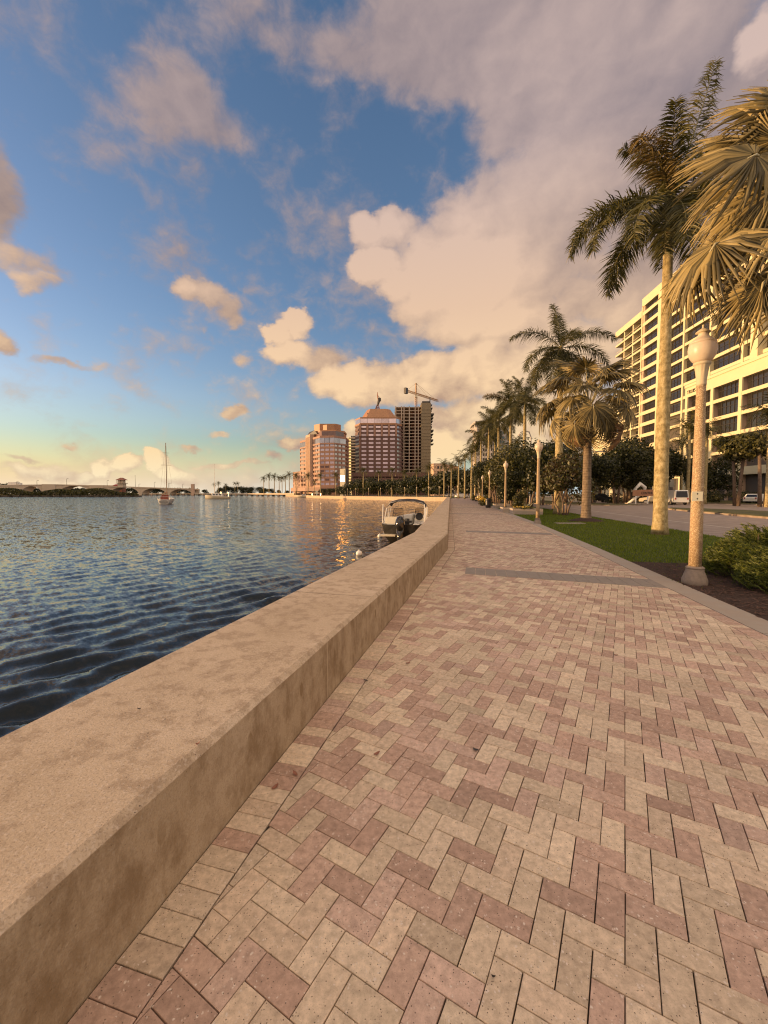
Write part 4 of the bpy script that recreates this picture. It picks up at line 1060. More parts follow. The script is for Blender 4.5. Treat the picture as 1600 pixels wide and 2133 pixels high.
s.prism(top + bot, WL - 1, WL + 1.0); M['rock'] = mat("dark_rock", (.075, .06, .045), .95, .4, .8, bump=1.0, bscale=2)
tag(s.build('islet', M['rock']), kind='structure')

# ---------------------------------------------------------------- buildings
M['stone'] = mat("pale_yellow_stucco", (.64, .56, .345), .75, .06, .3)
M['pier'] = mat("tan_side_stone", (.52, .36, .25), .8, .08, .3)
M['glass_dk'] = window_mat("dark_office_glass", (.030, .027, .024), .12, .5, .0)
M['mull'] = mat("dark_mullion", (.05, .042, .035), .5, .1, 3)
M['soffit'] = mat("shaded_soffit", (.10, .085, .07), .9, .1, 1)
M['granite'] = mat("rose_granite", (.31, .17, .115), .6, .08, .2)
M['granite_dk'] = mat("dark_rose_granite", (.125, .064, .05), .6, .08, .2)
M['copper'] = mat("copper_roof", (.36, .18, .085), .55, .10, .15)
M['pinkglass'] = window_mat("pale_reflective_glass", (.50, .42, .43), .10, .8, .8)
M['bronzeglass'] = window_mat("bronze_glass", (.16, .09, .07), .12, .8, .5)
M['whitew'] = mat("white_balcony_stucco", (.70, .66, .50), .7, .06, .3)
M['rawconc'] = mat("raw_concrete", (.50, .42, .34), .9, .2, .15, col2=(.42, .34, .26))
M['core'] = mat("hoist_core_netting", (.27, .215, .135), .9, .25, .25, col2=(.22, .17, .105))
M['craney'] = mat("crane_paint", (.48, .27, .11), .5, .1, 1)
M['greyt'] = mat("grey_tower_stucco", (.42, .38, .35), .8, .06, .3)
M['bridge'] = mat("bridge_concrete", (.52, .42, .30), .8, .12, .12)
M['tile'] = mat("clay_tile_roof", (.26, .11, .07), .8, .2, 1)
def part_windows(root, quads, material, thick=.06, name='window', label=None):
    """quads: (a, b, c, d, n) corners and outward normal; the 100 largest-looking become parts, the rest one part"""
    quads = sorted(quads, key=lambda q: -((q[1] - q[0]).length * (q[3] - q[0]).length) / max((q[0] - Vector((0, 0, 1.6))).length_squared, 1))
    have = sum(1 for c in root.children if c.name.split('.')[0] == name)
    rest = MB()
    for i, (a, b, c, d, n, *kk) in enumerate(quads):
        m = MB() if i + have < 100 else rest
        m.cur = 0; i_ = [p - n * thick for p in (a, b, c, d)]
        m.add([a, b, c, d] + i_, [(0, 1, 2, 3), (7, 6, 5, 4), (0, 4, 5, 1), (1, 5, 6, 2), (2, 6, 7, 3), (3, 7, 4, 0)])
        if kk:                                       # glazing bars are part of their own window
            m.cur = 1; e = (b - a).normalized(); w_ = (b - a).length; up_ = Vector((0, 0, 1))
            def bar(u0, u1, z0, z1):
                P_ = [a + e * u0 + up_ * z0, a + e * u1 + up_ * z0, a + e * u1 + up_ * z1, a + e * u0 + up_ * z1]; Q_ = [p + n * .12 for p in P_]
                m.add([p + n * .005 for p in P_] + Q_, [(4, 5, 6, 7), (0, 4, 7, 3), (1, 2, 6, 5), (3, 7, 6, 2), (0, 1, 5, 4)])
            for q in range(1, kk[0]): bar(w_ * q / kk[0] - .06, w_ * q / kk[0] + .06, 0, (d - a).z)
            if kk[0] > 2: bar(0, w_, (d - a).z * .62, (d - a).z * .62 + .09)
        mt = material if not callable(material) else material(i)
        mts = [mt, M['mull']] if kk else mt
        if m is not rest: m.build(name, mts, root)
    if rest.v: tag(rest.build(name, [mt, M['mull']] if any(len(q) > 5 for q in quads) else mt, root), kind='stuff')
class Face:
    """vertical wall from p0 to p1 (outside on the right of p0->p1 when seen from above, going left to right as seen from outside)"""
    def __init__(s, p0, p1):
        s.a = Vector((*p0, 0)); s.b = Vector((*p1, 0)); s.L = (s.b - s.a).length; s.d = (s.b - s.a) / s.L; s.n = Vector((s.d.y, -s.d.x, 0))
    def pt(s, u, z, o=0.0): p = s.a + s.d * u + s.n * o; return Vector((p.x, p.y, z))
    def slab(s, m, u0, u1, z0, z1, o0, o1):
        q = [s.pt(u0, 0, o0), s.pt(u1, 0, o0), s.pt(u1, 0, o1), s.pt(u0, 0, o1)]; m.prism([(p.x, p.y) for p in q], z0, z1)
    def win(s, u0, u1, z0, z1, o): return (s.pt(u0, z0, o), s.pt(u1, z0, o), s.pt(u1, z1, o), s.pt(u0, z1, o), s.n)

# --- long pale office block on the right
off = thing('office_building', (85, 100, -.1), 'long pale yellow office block with dark window bands and stepped roof on the right', 'building')
inv = Matrix.Translation((-85, -100, .1))
def obuild(m, name, mt, label=None):
    m.v = [tuple(inv @ Vector(v)) for v in m.v]; return m.build(name, mt, off, label=label)
def fl(D): return (68.3 + .1 * D, D)               # low wing front line
def ft(D): return (80.2 + .1 * D, D)               # tower front line
st_, pi_, mu_, so_, gl_ = MB(), MB(), MB(), MB(), []
# the facade goes from far (left in view) to near (right in view)
low = Face(fl(107.4), fl(52.0))
LZ = [(26.4, 29.2), (22.7, 23.5), (18.6, 19.4), (14.5, 15.3), (10.6, 11.3), (5.7, 7.4)]
for z0, z1 in LZ: low.slab(st_, -.2, low.L, z0, z1, -9.0, .55)
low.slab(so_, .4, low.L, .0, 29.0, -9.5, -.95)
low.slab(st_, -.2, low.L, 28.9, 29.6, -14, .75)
cu = [0.0, 4.8, 9.5, 18.3, 27.2, 36.0, 45.0, 53.0]
zb = [(23.5, 26.4), (19.4, 22.7), (15.3, 18.6), (11.3, 14.5), (7.4, 10.6)]
for i, u in enumerate(cu):
    pi_ = MB(); low.slab(pi_, u + .06, u + .86, -.1, 26.4, -.94, .30); low.slab(st_, u, u + .92, -.1, 26.5, .30, .62); obuild(pi_, 'column', M['pier'])
for u0, u1 in zip(cu, cu[1:]):
    for z0, z1 in zb[:4]:
        gl_.append(low.win(u0 + 1.0, u1 - .05, z0, z1, -.55) + (max(3, round((u1 - u0) / 1.6)),))
for u in (13.5, 31.0): pi_ = MB(); low.slab(pi_, u, u + .7, -.1, 5.8, -2.0, -.6); obuild(pi_, 'column', M['pier'])
pi_ = MB()
# tower behind it
tow = Face(ft(141.0), ft(70.0)); TZ = [4.05 * i + 2.0 for i in range(1, 18)]
ZT = 71.0
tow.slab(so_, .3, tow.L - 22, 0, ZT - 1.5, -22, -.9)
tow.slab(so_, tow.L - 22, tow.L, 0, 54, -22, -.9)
for i, z in enumerate(TZ):
    if z < 70: tow.slab(st_, 0, (tow.L - 28.5) if z > 54 else tow.L, z + .38, z + 1.25, -3, .35)
tow.slab(st_, 0, tow.L - 28.5, ZT - 1.2, ZT + 1.4, -20, .6)
tow.slab(st_, tow.L - 28.5, tow.L, 53.5, 56.0, -20, .6)
cols = [2.5, 12.5, 24.5, 36.5, 48.5, 60.5]
for u in cols[1:]: tow.slab(st_, u, u + .75, 0, 55 if u > tow.L - 29 else ZT, -1.8, .55)
tow.slab(st_, .0, 2.6, 0, ZT + .6, -3, 1.5)
tow.slab(st_, tow.L - 30.5, tow.L - 28.2, 0, 62, -3, 1.6)
cc_ = [2.6] + cols[1:] + [tow.L]
for u0, u1 in zip(cc_, cc_[1:]):
    for z in TZ:
        if z > 24 and z < (ZT - 4.5 if u1 < tow.L - 26 else 50):
            gl_.append(tow.win(u0 + .8, u1, z + 1.25, z + 4.05, -.45) + (max(2, round((u1 - u0) / 2.0)),))
# two narrower bays at the far end: windows, then open balconies
mid = Face(ft(153.5), ft(141.2))
mid.slab(so_, .4, mid.L, 0, 70.5, -18, -.9); mid.slab(st_, 0, mid.L, 70.0, 73.0, -18, .5)
for z in TZ:
    mid.slab(st_, 0, mid.L, z, z + 1.25, -3, .35)
    if z > 16 and z < 68: gl_.append(mid.win(1.9, mid.L - .1, z + 1.25, z + 4.05, -.45) + (3,))
mid.slab(pi_, 0, 1.7, 0, 70, -1.5, .2); mid.slab(st_, -.1, .5, 0, 70.5, .2, .5)
bal = Face(ft(174.0), ft(153.7))
bal.slab(so_, .5, bal.L, 0, 66.8, -16, -1.9); bal.slab(st_, -.4, bal.L, 66.6, 69.0, -16, .5)
for z in TZ:
    if z < 66: bal.slab(st_, -.4, bal.L, z, z + .7, -2.6, .3); bal.slab(st_, 0, bal.L, z + 1.55, z + 1.68, .05, .15)
for u in (6.3, 13.2, 19.6): bal.slab(st_, u, u + .7, 0, 67, -2.4, .1)
for u in np.arange(3, 20, 3.4):
    for z in TZ[4:]:
        if z < 63: gl_.append(bal.win(u, u + 2.2, z + .8, z + 3.5, -1.85) + (2,))
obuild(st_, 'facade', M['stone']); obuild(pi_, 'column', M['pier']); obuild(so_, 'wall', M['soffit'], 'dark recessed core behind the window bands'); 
iq = Matrix.Translation((-85, -100, .1))
part_windows(off, [tuple(iq @ p for p in q[:4]) + tuple(q[4:]) for q in gl_], M['glass_dk'])
def text(body, size, mt, parent, loc, rot, name='lettering', ext=.02):
    cu = bpy.data.curves.new(name, 'FONT'); cu.body = body; cu.size = size; cu.extrude = ext; cu.align_x = 'LEFT'; cu.align_y = 'CENTER'
    tmp = bpy.data.objects.new(name, cu); COL.objects.link(tmp)
    dg = bpy.context.evaluated_depsgraph_get(); me = bpy.data.meshes.new_from_object(tmp.evaluated_get(dg)); bpy.data.objects.remove(tmp)
    me.materials.clear(); me.materials.append(mt); o = link(name, me, parent); o.location = loc; o.rotation_euler = rot; return o
p = low.pt(.62, 27.6, .60); ang = math.atan2(low.d.y, low.d.x)
text("TRUIST", 1.28, M['ink'], off, iq @ p, (R(90), 0, ang), ext=.05)

# --- rose granite tower on the left (waterfront)
def PX(px, D): return (XD(px, D), D)
def ring_tower(root, pts, z0, z1, nfl, m_band, m_gl, split, top_glass=True, winh=.52, rec=.5, origin=None, skip=()):
    wall, gl = MB(), []
    fh = (z1 - z0) / nfl
    for i, (a, b) in enumerate(zip(pts, pts[1:])):
        f = Face(a, b); ns = split[i] if i < len(split) else 2
        f.slab(wall, 0.0, f.L, z0, z1, -3.0, -rec - .08)
        for k in range(nfl + 1):
            zc = z0 + fh * k; h = fh * (1 - winh)
            f.slab(wall, -.1, f.L + .1, zc - h / 2 + (.0 if k else h / 2), zc + h / 2 - (.0 if k < nfl else h / 2), -rec, 0.12)
        for q in range(ns + 1):
            u = f.L * q / ns; f.slab(wall, max(0, u - .42), min(f.L, u + .42), z0, z1, -rec, 0.0)
        for k in range(nfl):
            if k in skip: continue
            for q in range(ns):
                u0, u1 = f.L * q / ns + .45, f.L * (q + 1) / ns - .45
                gl.append(f.win(u0, u1, z0 + fh * k + fh * (1 - winh) / 2, z0 + fh * (k + 1) - fh * (1 - winh) / 2, -rec * .75))
    return wall, gl
def local(m, o): m.v = [(v[0] - o[0], v[1] - o[1], v[2] - o[2]) for v in m.v]; return m
def localq(qs, o): o = Vector(o); return [tuple(p - o for p in q[:4]) + (q[4],) for q in qs]
LO = (XD(675, 362), 362, -.1)
lt = thing('brick_tower', LO, 'left rose granite office tower with stepped copper crown by the water', 'building')
LP = [PX(626, 388), PX(640.5, 377), PX(650, 366), PX(667, 352.0), PX(697, 350), PX(721, 361), PX(727, 378)]
wl, gl = ring_tower(lt, LP, 8.0, 44.6, 10, None, None, [2, 1, 3, 3, 3, 2])
core = [PX(628, 389), PX(642, 378), PX(668, 354), PX(697, 352), PX(720, 362), PX(726, 380), PX(700, 400), PX(640, 405)]
wl.prism(core, 0, 46)
ring_o = [PX(626, 388), PX(650, 365.5), PX(667, 351.5), PX(697, 349.5), PX(721.5, 360.5), PX(727.5, 378), PX(700, 402), PX(640, 406)]
wl.prism(ring_o, 49.2, 51.0); wl.prism(ring_o, 43.6, 44.9); wl.prism(ring_o, 5.5, 8.2)
local(wl, LO).build('wall', M['granite'], lt)
tg = []
for a, b, ns in zip(ring_o[:5], ring_o[1:6], [2, 2, 3, 2, 1]):
    f = Face(a, b)
    for q in range(ns): tg.append(f.win(f.L * q / ns + .15, f.L * (q + 1) / ns - .15, 44.9, 49.2, -.25))
part_windows(lt, localq(tg, LO), M['pinkglass'], name='window')
warm = lambda i: M['pinkglass'] if i % 3 else M['bronzeglass']
part_windows(lt, localq(gl, LO), warm)
m = MB(); up = [PX(655, 366), PX(671, 357), PX(700, 355), PX(717, 365), PX(722, 378), PX(700, 398), PX(650, 395)]
m.prism(up, 51.0, 55.6); local(m, LO).build('penthouse', M['bronzeglass'], lt)
m = MB(); up2 = [PX(668, 360), PX(700, 357.5), PX(719, 366), PX(723, 380), PX(700, 399), PX(652, 396), PX(653, 369)]
m.prism(up2, 55.4, 57.0)
m.prism([PX(655.5, 372), PX(667, 366), PX(700, 366), PX(711, 372), PX(711, 390), PX(657, 392)], 57, 63.6)
m.prism([PX(674, 362), PX(682, 358.5), PX(697, 359.5), PX(703, 364), PX(700, 380), PX(676, 380)], 57, 61.6)
local(m, LO).build('roof', M['copper'], lt)
m = MB()
fp_ = Face(PX(641, 374), PX(649.5, 364)); fp_.slab(m, 0, fp_.L, 8, 54, -4, 1.4)
for q in range(5): fp_.slab(m, fp_.L * q / 5 + .3, fp_.L * q / 5 + 1.0, 8, 52, 1.4, 1.75)
local(m, LO).build('stair_pylon', M['pier'], lt)
m = MB(); m.frustum([PX(640, 376), PX(662, 360), PX(666, 372), PX(648, 385)], 54, [PX(646, 374), PX(656, 364), PX(660, 372), PX(650, 380)], 57.5); local(m, LO).build('hip_roof', M['mull'], lt)
# low wing and podium
wp_ = [PX(611, 398), PX(628, 386)]
w2, g2 = ring_tower(lt, wp_, 7.5, 22.5, 4, None, None, [3]); w2.prism([PX(611, 398.5), PX(628, 386.6), PX(640, 405), PX(620, 412)], -.1, 22.5)
local(w2, LO).build('wing_wall', M['granite'], lt); part_windows(lt, localq(g2, LO), M['bronzeglass'])
m = MB(); m.prism([PX(606, 360), PX(636, 338), PX(668, 330), PX(668, 352), PX(640, 376), PX(610, 396)], 3.6, 6.6)
for px, D in [(608, 358), (617, 352), (627, 345), (637, 338), (652, 334), (666, 331)]: m.obox(PX(px, D), (1, 0), (0, 1), .6, .6, -.1, 3.6)
local(m, LO).build('podium', M['granite'], lt)
# glazed corner bay that mirrors the low sun
gb = atD(713.5, 993, 338); h_ = Vector((sundir.x + (0 - gb.x) / 338, sundir.y + (0 - gb.y) / 338, sundir.z + (EYE - gb.z) / 338)); n_ = Vector((h_.x, h_.y, 0)).normalized()
tilt = h_.normalized()
tg_ = Vector((-n_.y, n_.x, 0)); M['mirror'] = window_mat("mirror_glass", (.90, .52, .16), .085, .8, 1.0)
mm = M['mirror'].node_tree; [mm.links.remove(l) for l in list(mm.links) if l.to_socket.name == 'Normal']
gq = []
m = MB(); c_ = Vector((gb.x, gb.y, 0)); V2 = lambda v: (v.x, v.y)
m.obox(V2(c_ - n_ * 1.6), V2(tg_), V2(n_), 3.4, 1.45, -.1, 22.0); local(m, LO).build('corner_bay', M['mull'], lt)
for iu in (0,):
    for iz in range(3):
        u0, u1, z0, z1 = iu * 3.2 - 2.1, iu * 3.2 + 2.1, 7.0 + iz * 4.8, 11.4 + iz * 4.8
        def gp(u, z): p = c_ + tg_ * u; return Vector((p.x, p.y, z)) - tilt * 0 + n_ * (-(z - gb.z) * tilt.z / max(.2, math.hypot(tilt.x, tilt.y)))
        gq.append((gp(u0, z0), gp(u1, z0), gp(u1, z1), gp(u0, z1), n_))
for i, q in enumerate(localq(gq, LO)):
    m = MB(); m.add(list(q[:4]) + [p - q[4] * .05 for p in q[:4]], [(0, 1, 2, 3), (7, 6, 5, 4), (0, 4, 5, 1), (1, 5, 6, 2), (2, 6, 7, 3), (3, 7, 4, 0)])
    m.build('bay_window', M['mirror'] if i == 1 else M['mull'], lt)

# --- right brown tower
RO = (XD(790, 395), 395, -.1)
rt = thing('brown_tower', RO, 'right dark rose office tower with five rows of pale windows and copper roof', 'building')
f0 = [PX(740, 397), PX(751, 386), PX(825, 386), PX(836, 394), PX(840, 404)]
zA, zB = 21.0, 66.0
wall, gl = MB(), []; nfl = 12; fh = (zB - zA) / nfl
wall.prism([PX(741, 398), PX(751.5, 387.2), PX(824.5, 387.2), PX(835, 395.5), PX(838, 425), PX(745, 425)], -.1, 69)
ff = Face(f0[1], f0[2]); fr_ = Face(f0[2], f0[3]); fl_ = Face(f0[0], f0[1]); fe_ = Face(f0[3], f0[4])
for k in range(nfl + 1):
    z = zA + fh * k
    for f in (ff, fr_, fl_, fe_): f.slab(wall, -.1, f.L + .1, z - .95, z + .95, -1.0, .0)
for q in range(6): u = ff.L * q / 5; ff.slab(wall, u - 1.1, u + 1.1, zA - 6, zB, -1.0, .1)
for k in range(nfl):
    z = zA + fh * k
    for q in range(5): gl.append(ff.win(ff.L * q / 5 + 1.15, ff.L * (q + 1) / 5 - 1.15, z + .95, z + fh - .95, -.35))
pk = localq(gl, RO)
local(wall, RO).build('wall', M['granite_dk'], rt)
part_windows(rt, pk, M['pinkglass'])
gl = []
for k in range(nfl):
    z = zA + fh * k
    gl.append(fr_.win(.5, fr_.L - .3, z + .95, z + fh - .95, -.3))
part_windows(rt, localq(gl, RO), M['pinkglass'])
gl = [fl_.win(.6, fl_.L - 1.4, zA + fh * k + .95, zA + fh * (k + 1) - .95, -.3) for k in range(nfl - 2)]; part_windows(rt, localq(gl, RO), M['bronzeglass'])
m = MB()
for q in range(6): u = ff.L * q / 5; ff.slab(m, u - .9, u + .9, zB - fh * 2.9, zB + .5, .1, 1.0)
fl_.slab(m, fl_.L - 1.3, fl_.L, zA, zB, 0, .8)
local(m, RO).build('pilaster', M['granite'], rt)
ov = [PX(739.5, 397), PX(750.5, 385.5), PX(825.5, 385.5), PX(837, 394), PX(840, 426), PX(744, 426)]
m = MB(); m.prism(ov, 66.0, 67.6)
m.prism([PX(741, 397), PX(751, 386.5), PX(825, 386.5), PX(835.5, 394.5), PX(838, 424), PX(746, 424)], 71.8, 73.2)
m.frustum([PX(752, 398), PX(764, 388), PX(812, 388), PX(826, 394), PX(828, 420), PX(754, 420)], 73.2, [PX(765, 400), PX(772, 394), PX(804, 394), PX(813, 398), PX(814, 412), PX(767, 412)], 82.5)
m.prism([PX(765, 391), PX(806, 391), PX(806, 396), PX(765, 396)], 73, 78.0)
local(m, RO).build('roof', M['copper'], rt)
tq = []
for a, b, ns in [(PX(741, 396.6), PX(751, 386.3), 1), (PX(751, 386.3), PX(825, 386.3), 5), (PX(825, 386.3), PX(836, 394.2), 1)]:
    f = Face(a, b); tq += [f.win(f.L * q / ns + .1, f.L * (q + 1) / ns - .1, 67.6, 71.8, .05) for q in range(ns)]
part_windows(rt, localq(tq, RO), M['pinkglass'])
m = MB()
pod = Face(PX(734, 372), PX(898, 372))
for z0, z1, o in [(17.0, 20.6, 0), (12.4, 15.6, 1.0), (7.4, 10.6, 2.0)]: pod.slab(m, -o, pod.L + o, z0, z1, -30, o)
pod.slab(m, 1, pod.L - 1, -.1, 18, -28, -2.5)
for q in range(13): u = pod.L * q / 12; pod.slab(m, u - .5, u + .5, -.1, 17, -2.4, -.6)
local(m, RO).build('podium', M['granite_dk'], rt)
# dark lattice derrick on its roof
o_ = (XD(787, 400), 400, 82.4)
dk = thing('roof_crane', o_, 'small dark folded lattice crane standing on the copper roof', 'crane'); m = MB()
for a in range(4):
    m.tube([(3.6 * math.cos(a * 1.57 + .7), 3.6 * math.sin(a * 1.57 + .7), -.4), (.8 * math.cos(a * 1.57 + .7), .8 * math.sin(a * 1.57 + .7), 5.0)], .35, 4)
for z in (1.2, 2.8, 4.2):
    r_ = 3.6 - z * .58; m.tube([(r_ * math.cos(a * 1.57 + .7), r_ * math.sin(a * 1.57 + .7), z) for a in (0, 1, 2, 3, 4)], .25, 4)
m.build('base', M['tile'], dk)
m = MB(); m.tube([(0, 0, 4.6), (.8, 0, 7.5), (1.6, 0, 10.5)], [.9, 1.3, 1.5], 6); m.box(.2, 3.2, -1, 1, 8.6, 11.6); m.build('cab', M['mull'], dk)
m = MB(); m.tube([(.8, 0, 9), (.0, 0, 13), (-.4, 0, 17.5)], [.7, .55, .2], 4); m.tube([(2.4, 0, 11.5), (-.1, 0, 14.5)], .18, 4); m.build('boom', M['tile'], dk)

# --- tower under construction
CO = (XD(860, 415), 415, -.1)
ct = thing('unfinished_tower', CO, 'bare concrete tower frame under construction behind the brown tower', 'building')
x0_, x1_, x2_ = XD(823, 410), XD(876, 410), XD(895.5, 410); nf = 22; zt = 87.0; fh = (zt - 16) / nf
for k in range(nf + 1):
    z = 16 + fh * k; m = MB(); m.box(x0_, x1_, 408, 436, z - .28, z + .28); local(m, CO).build('floor_slab', M['rawconc'], ct)

for px in (824, 836, 841, 852, 864, 870.5):
    x_ = XD(px, 410); m = MB(); m.box(x_ - .45, x_ + .45, 407.7, 408.6, 0, zt + 1); local(m, CO).build('column', M['rawconc'], ct)
for yy in (418, 428):
    for px in (828, 845, 860): x_ = XD(px, 410); m = MB(); m.box(x_ - .5, x_ + .5, yy, yy + 1, 0, zt); local(m, CO).build('column', M['rawconc'], ct)
m = MB(); m.box(x0_ + 2, x1_ - 1, 424, 426, 0, zt - 6); m.box(XD(858, 410), x1_, 414, 415, 0, zt - 2); local(m, CO).build('inner_wall', M['tile'], ct)
m = MB(); m.box(x1_, x2_, 405, 434, 0, zt + 3.6)
for k in range(nf): z = 16 + fh * k; m.box(x1_ - .1, x2_ + .3, 404.7, 434, z, z + .25)
local(m, CO).build('core_wall', M['core'], ct)
m = MB(); r_ = random.Random(4)
for k in range(13):
    z = zt + 2 - k * 3.2; m.box(x2_, x2_ + r_.uniform(1, 3.6), 408, 420, z, z + r_.uniform(.6, 1.8))
m.box(x2_ - 1.2, x2_ - .4, 406, 407, zt + 3, zt + 9); m.box(x1_ + 1, x2_ - 1, 406, 430, zt + 3.6, zt + 5.4)
local(m, CO).build('formwork', M['mull'], ct)
# tower crane on it
j0 = Vector((XD(843, 398), 398, ZD(813, 398))); j1_ = Vector((XD(911, 443), 443, ZD(835, 443))); zj = 101.0
mast = Vector((XD(866, 412), 412, 0)); cr = thing('tower_crane', (mast.x, mast.y, 86.5), 'orange tower crane with long jib on top of the unfinished tower', 'crane')
def lattice(m, p, q, w, n, r):
    p, q = Vector(p), Vector(q); d = (q - p).normalized(); u = d.cross(Vector((0, 0, 1)));
    if u.length < .1: u = Vector((1, 0, 0))
    u.normalize(); v = d.cross(u)
    cs = [(-1, -1), (1, -1), (1, 1), (-1, 1)]
    for a, b in cs: m.tube([p + (u * a + v * b) * w, q + (u * a + v * b) * w], r, 4)
    for i in range(n):
        for k in range(4):
            a, b = cs[k], cs[(k + 1) % 4]; s0, s1 = p.lerp(q, i / n), p.lerp(q, (i + 1) / n)
            m.tube([s0 + (u * a[0] + v * a[1]) * w, s1 + (u * b[0] + v * b[1]) * w], r * .7, 3, False)
m = MB(); lattice(m, (0, 0, -1), (0, 0, 13.6), .95, 8, .26); m.build('mast', M['craney'], cr)
hd = Vector((j1_.x - j0.x, j1_.y - j0.y, 0)).normalized(); La = (Vector((j1_.x, j1_.y, 0)) - mast).length; Lb = (mast - Vector((j0.x, j0.y, 0))).length
m = MB(); lattice(m, hd * 1, hd * La, .75, 20, .20); o = m.build('jib', M['craney'], cr); o.location = (0, 0, 14.5)
m = MB(); lattice(m, -hd * 1, -hd * Lb, .75, 6, .20); o = m.build('counter_jib', M['craney'], cr); o.location = (0, 0, 14.5)
m = MB(); lattice(m, (0, 0, 13.6), (0, 0, 25.0), .55, 5, .24); m.build('apex', M['craney'], cr)
m = MB(); b_ = -hd * (Lb - 1.5); m.obox((b_.x, b_.y), (hd.x, hd.y), (-hd.y, hd.x), 1.8, 1.2, 11.5, 17.0); m.build('counterweight', M['mull'], cr)
m = MB(); m.box(-1.3, 1.3, -2.0, .2, 10.6, 13.4); m.build('cab', M['cream'], cr)
m = MB()
for e in (hd * La * .52, hd * La * .86, -hd * Lb * .8): m.tube([(0, 0, 25), (e.x, e.y, 15.2)], .10, 3)
m.build('tie_bar', M['craney'], cr)

# --- white balcony tower between the two
WO = (XD(734, 425), 425, -.1)
wt2 = thing('balcony_tower', WO, 'slim white tower of rounded balconies between the two brown towers', 'building')
m, q_ = MB(), []
m.prism([PX(727, 430), PX(733, 423), PX(745, 423), PX(748, 440), PX(728, 440)], -.1, 60); local(m, WO).build('wall', M['whitew'], wt2)
for k in range(19):
    z = 4 + k * 3.0; m = MB(); c = PX(730, 426)
    m.lathe([(4.3, z), (4.4, z + .4), (4.4, z + 1.2), (4.2, z + 1.2)], 14, (c[0], c[1], 0)); m.obox(PX(738, 422.6), (1, 0), (0, 1), 3.6, 1.2, z, z + 1.1); local(m, WO).build('balcony', M['whitew'], wt2)
m = MB()
for k in range(19):
    z = 5.2 + k * 3.0
    for px in (733.5, 738, 742): m.obox(PX(px, 422.9), (1, 0), (0, 1), .9, .1, z, z + 1.7)
tag(local(m, WO).build('window', M['glass_dk'], wt2), kind='stuff')
# --- grey tower behind the palms and small beige blocks
def plain_block(name, label, pts, H, nfl, mt, gm, splits, roofh=1.2, steps=()):
    o = (pts[0][0], pts[0][1], -.1); rt_ = thing(name, o, label, 'building')
    w_, g_ = ring_tower(rt_, pts, 0, H, nfl, None, None, splits, winh=.55, rec=.35)
    back = [(pts[-1][0] + 14, pts[-1][1] + 26), (pts[0][0] + 8, pts[0][1] + 30)]
    w_.prism([tuple(Vector(p) + Vector((0, .9))) for p in pts] + back, -.1, H + roofh)
    for f_, h_ in steps:
        c = Vector((sum(p[0] for p in pts) / len(pts), sum(p[1] for p in pts) / len(pts) + 8)); w_.obox((c.x, c.y), (1, 0), (0, 1), f_, f_, H, H + h_)
    local(w_, o).build('wall', mt, rt_); part_windows(rt_, localq(g_, o), gm)
plain_block('apartment_tower', 'grey apartment tower with small windows behind the row of royal palms', [PX(984, 312), PX(992, 298), PX(1026, 296), PX(1050, 312)], 49.0, 14, M['greyt'], M['glass_dk'], [2, 6, 4], steps=((9, 6),))
plain_block('beige_block', 'small beige block beyond the palms right of the unfinished tower', [PX(897, 300), PX(903, 292), PX(922, 292), PX(928, 300)], 22.0, 6, M['pier'], M['glass_dk'], [1, 3, 1])
plain_block('white_block', 'low white building half hidden at the end of the promenade', [PX(926, 262), PX(950, 258), PX(962, 268)], 15.0, 4, M['greyt'], M['glass_dk'], [4, 2])
plain_block('yellow_block', 'pale yellow balconied block behind the fan palm leaves', [PX(1262, 215), PX(1268, 208), PX(1282, 208), PX(1290, 216)], 46.0, 13, M['stone'], M['glass_dk'], [1, 2, 1])

# ---------------------------------------------------------------- arched bridge
bo = (XD(200, 470), 470, WL)
br = thing('arch_bridge', bo, 'long pale concrete bridge with low arches and a tile roofed tender house', 'bridge')
def bp(px): D = 430 + 90 * px / 405.0; return Vector((XD(px, D), D, 0))
def bz(px): return ZD(1009 + 9.5 * max(0, px - 120) / 285 if px > 120 else 1009 - 1.5 * px / 120 + 1.5, bp(px).y)
def span(pa, pb, ax0, ax1, crown_y, nm='arch_span'):
    m = MB(); n = 24; w = Vector((.25, 1, 0)).normalized() * 11
    def low_(px):
        if not ax0 < px < ax1: return WL - 1
        q = (px - (ax0 + ax1) / 2) / ((ax1 - ax0) / 2); zc = ZD(crown_y, bp(px).y); zs = ZD(1030, bp(px).y)
        return zs + (zc - zs) * math.sqrt(max(0, 1 - q * q))
    xs = sorted(set([pa + (pb - pa) * i / n for i in range(n + 1)] + [max(ax0, pa), min(ax1, pb)] + [ax0 + (ax1 - ax0) * t_ for t_ in (.01, .03, .07, .93, .97, .99)]))
    xs = [q for q in xs if pa <= q <= pb]
    for a, b in zip(xs, xs[1:]):
        A, B = bp(a), bp(b); mid_in = ax0 < (a + b) / 2 < ax1
        za, zb_ = (low_(a), low_(b)) if mid_in else (WL - 1, WL - 1)
        if mid_in: za = low_(min(max(a, ax0 + .01), ax1 - .01)); zb_ = low_(min(max(b, ax0 + .01), ax1 - .01))
        ta, tb = bz(a) - 1.0, bz(b) - 1.0; V3 = lambda p, z: (p.x, p.y, z)
        m.add([V3(A, za), V3(B, zb_), V3(B, tb), V3(A, ta), V3(A + w, za), V3(B + w, zb_), V3(B + w, tb), V3(A + w, ta)],
              [(0, 1, 2, 3), (5, 4, 7, 6), (3, 2, 6, 7), (4, 5, 1, 0)])
    local(m, bo).build(nm, M['bridge'], br)
span(-30, 40, -20, 38, 1020); span(40, 92, 44, 88, 1013.0); span(118, 190, 122, 189, 1012.2); span(218, 292, 229, 290, 1014.5); span(292, 350, 296, 346, 1017.5); span(350, 403, 354, 400, 1019.5)
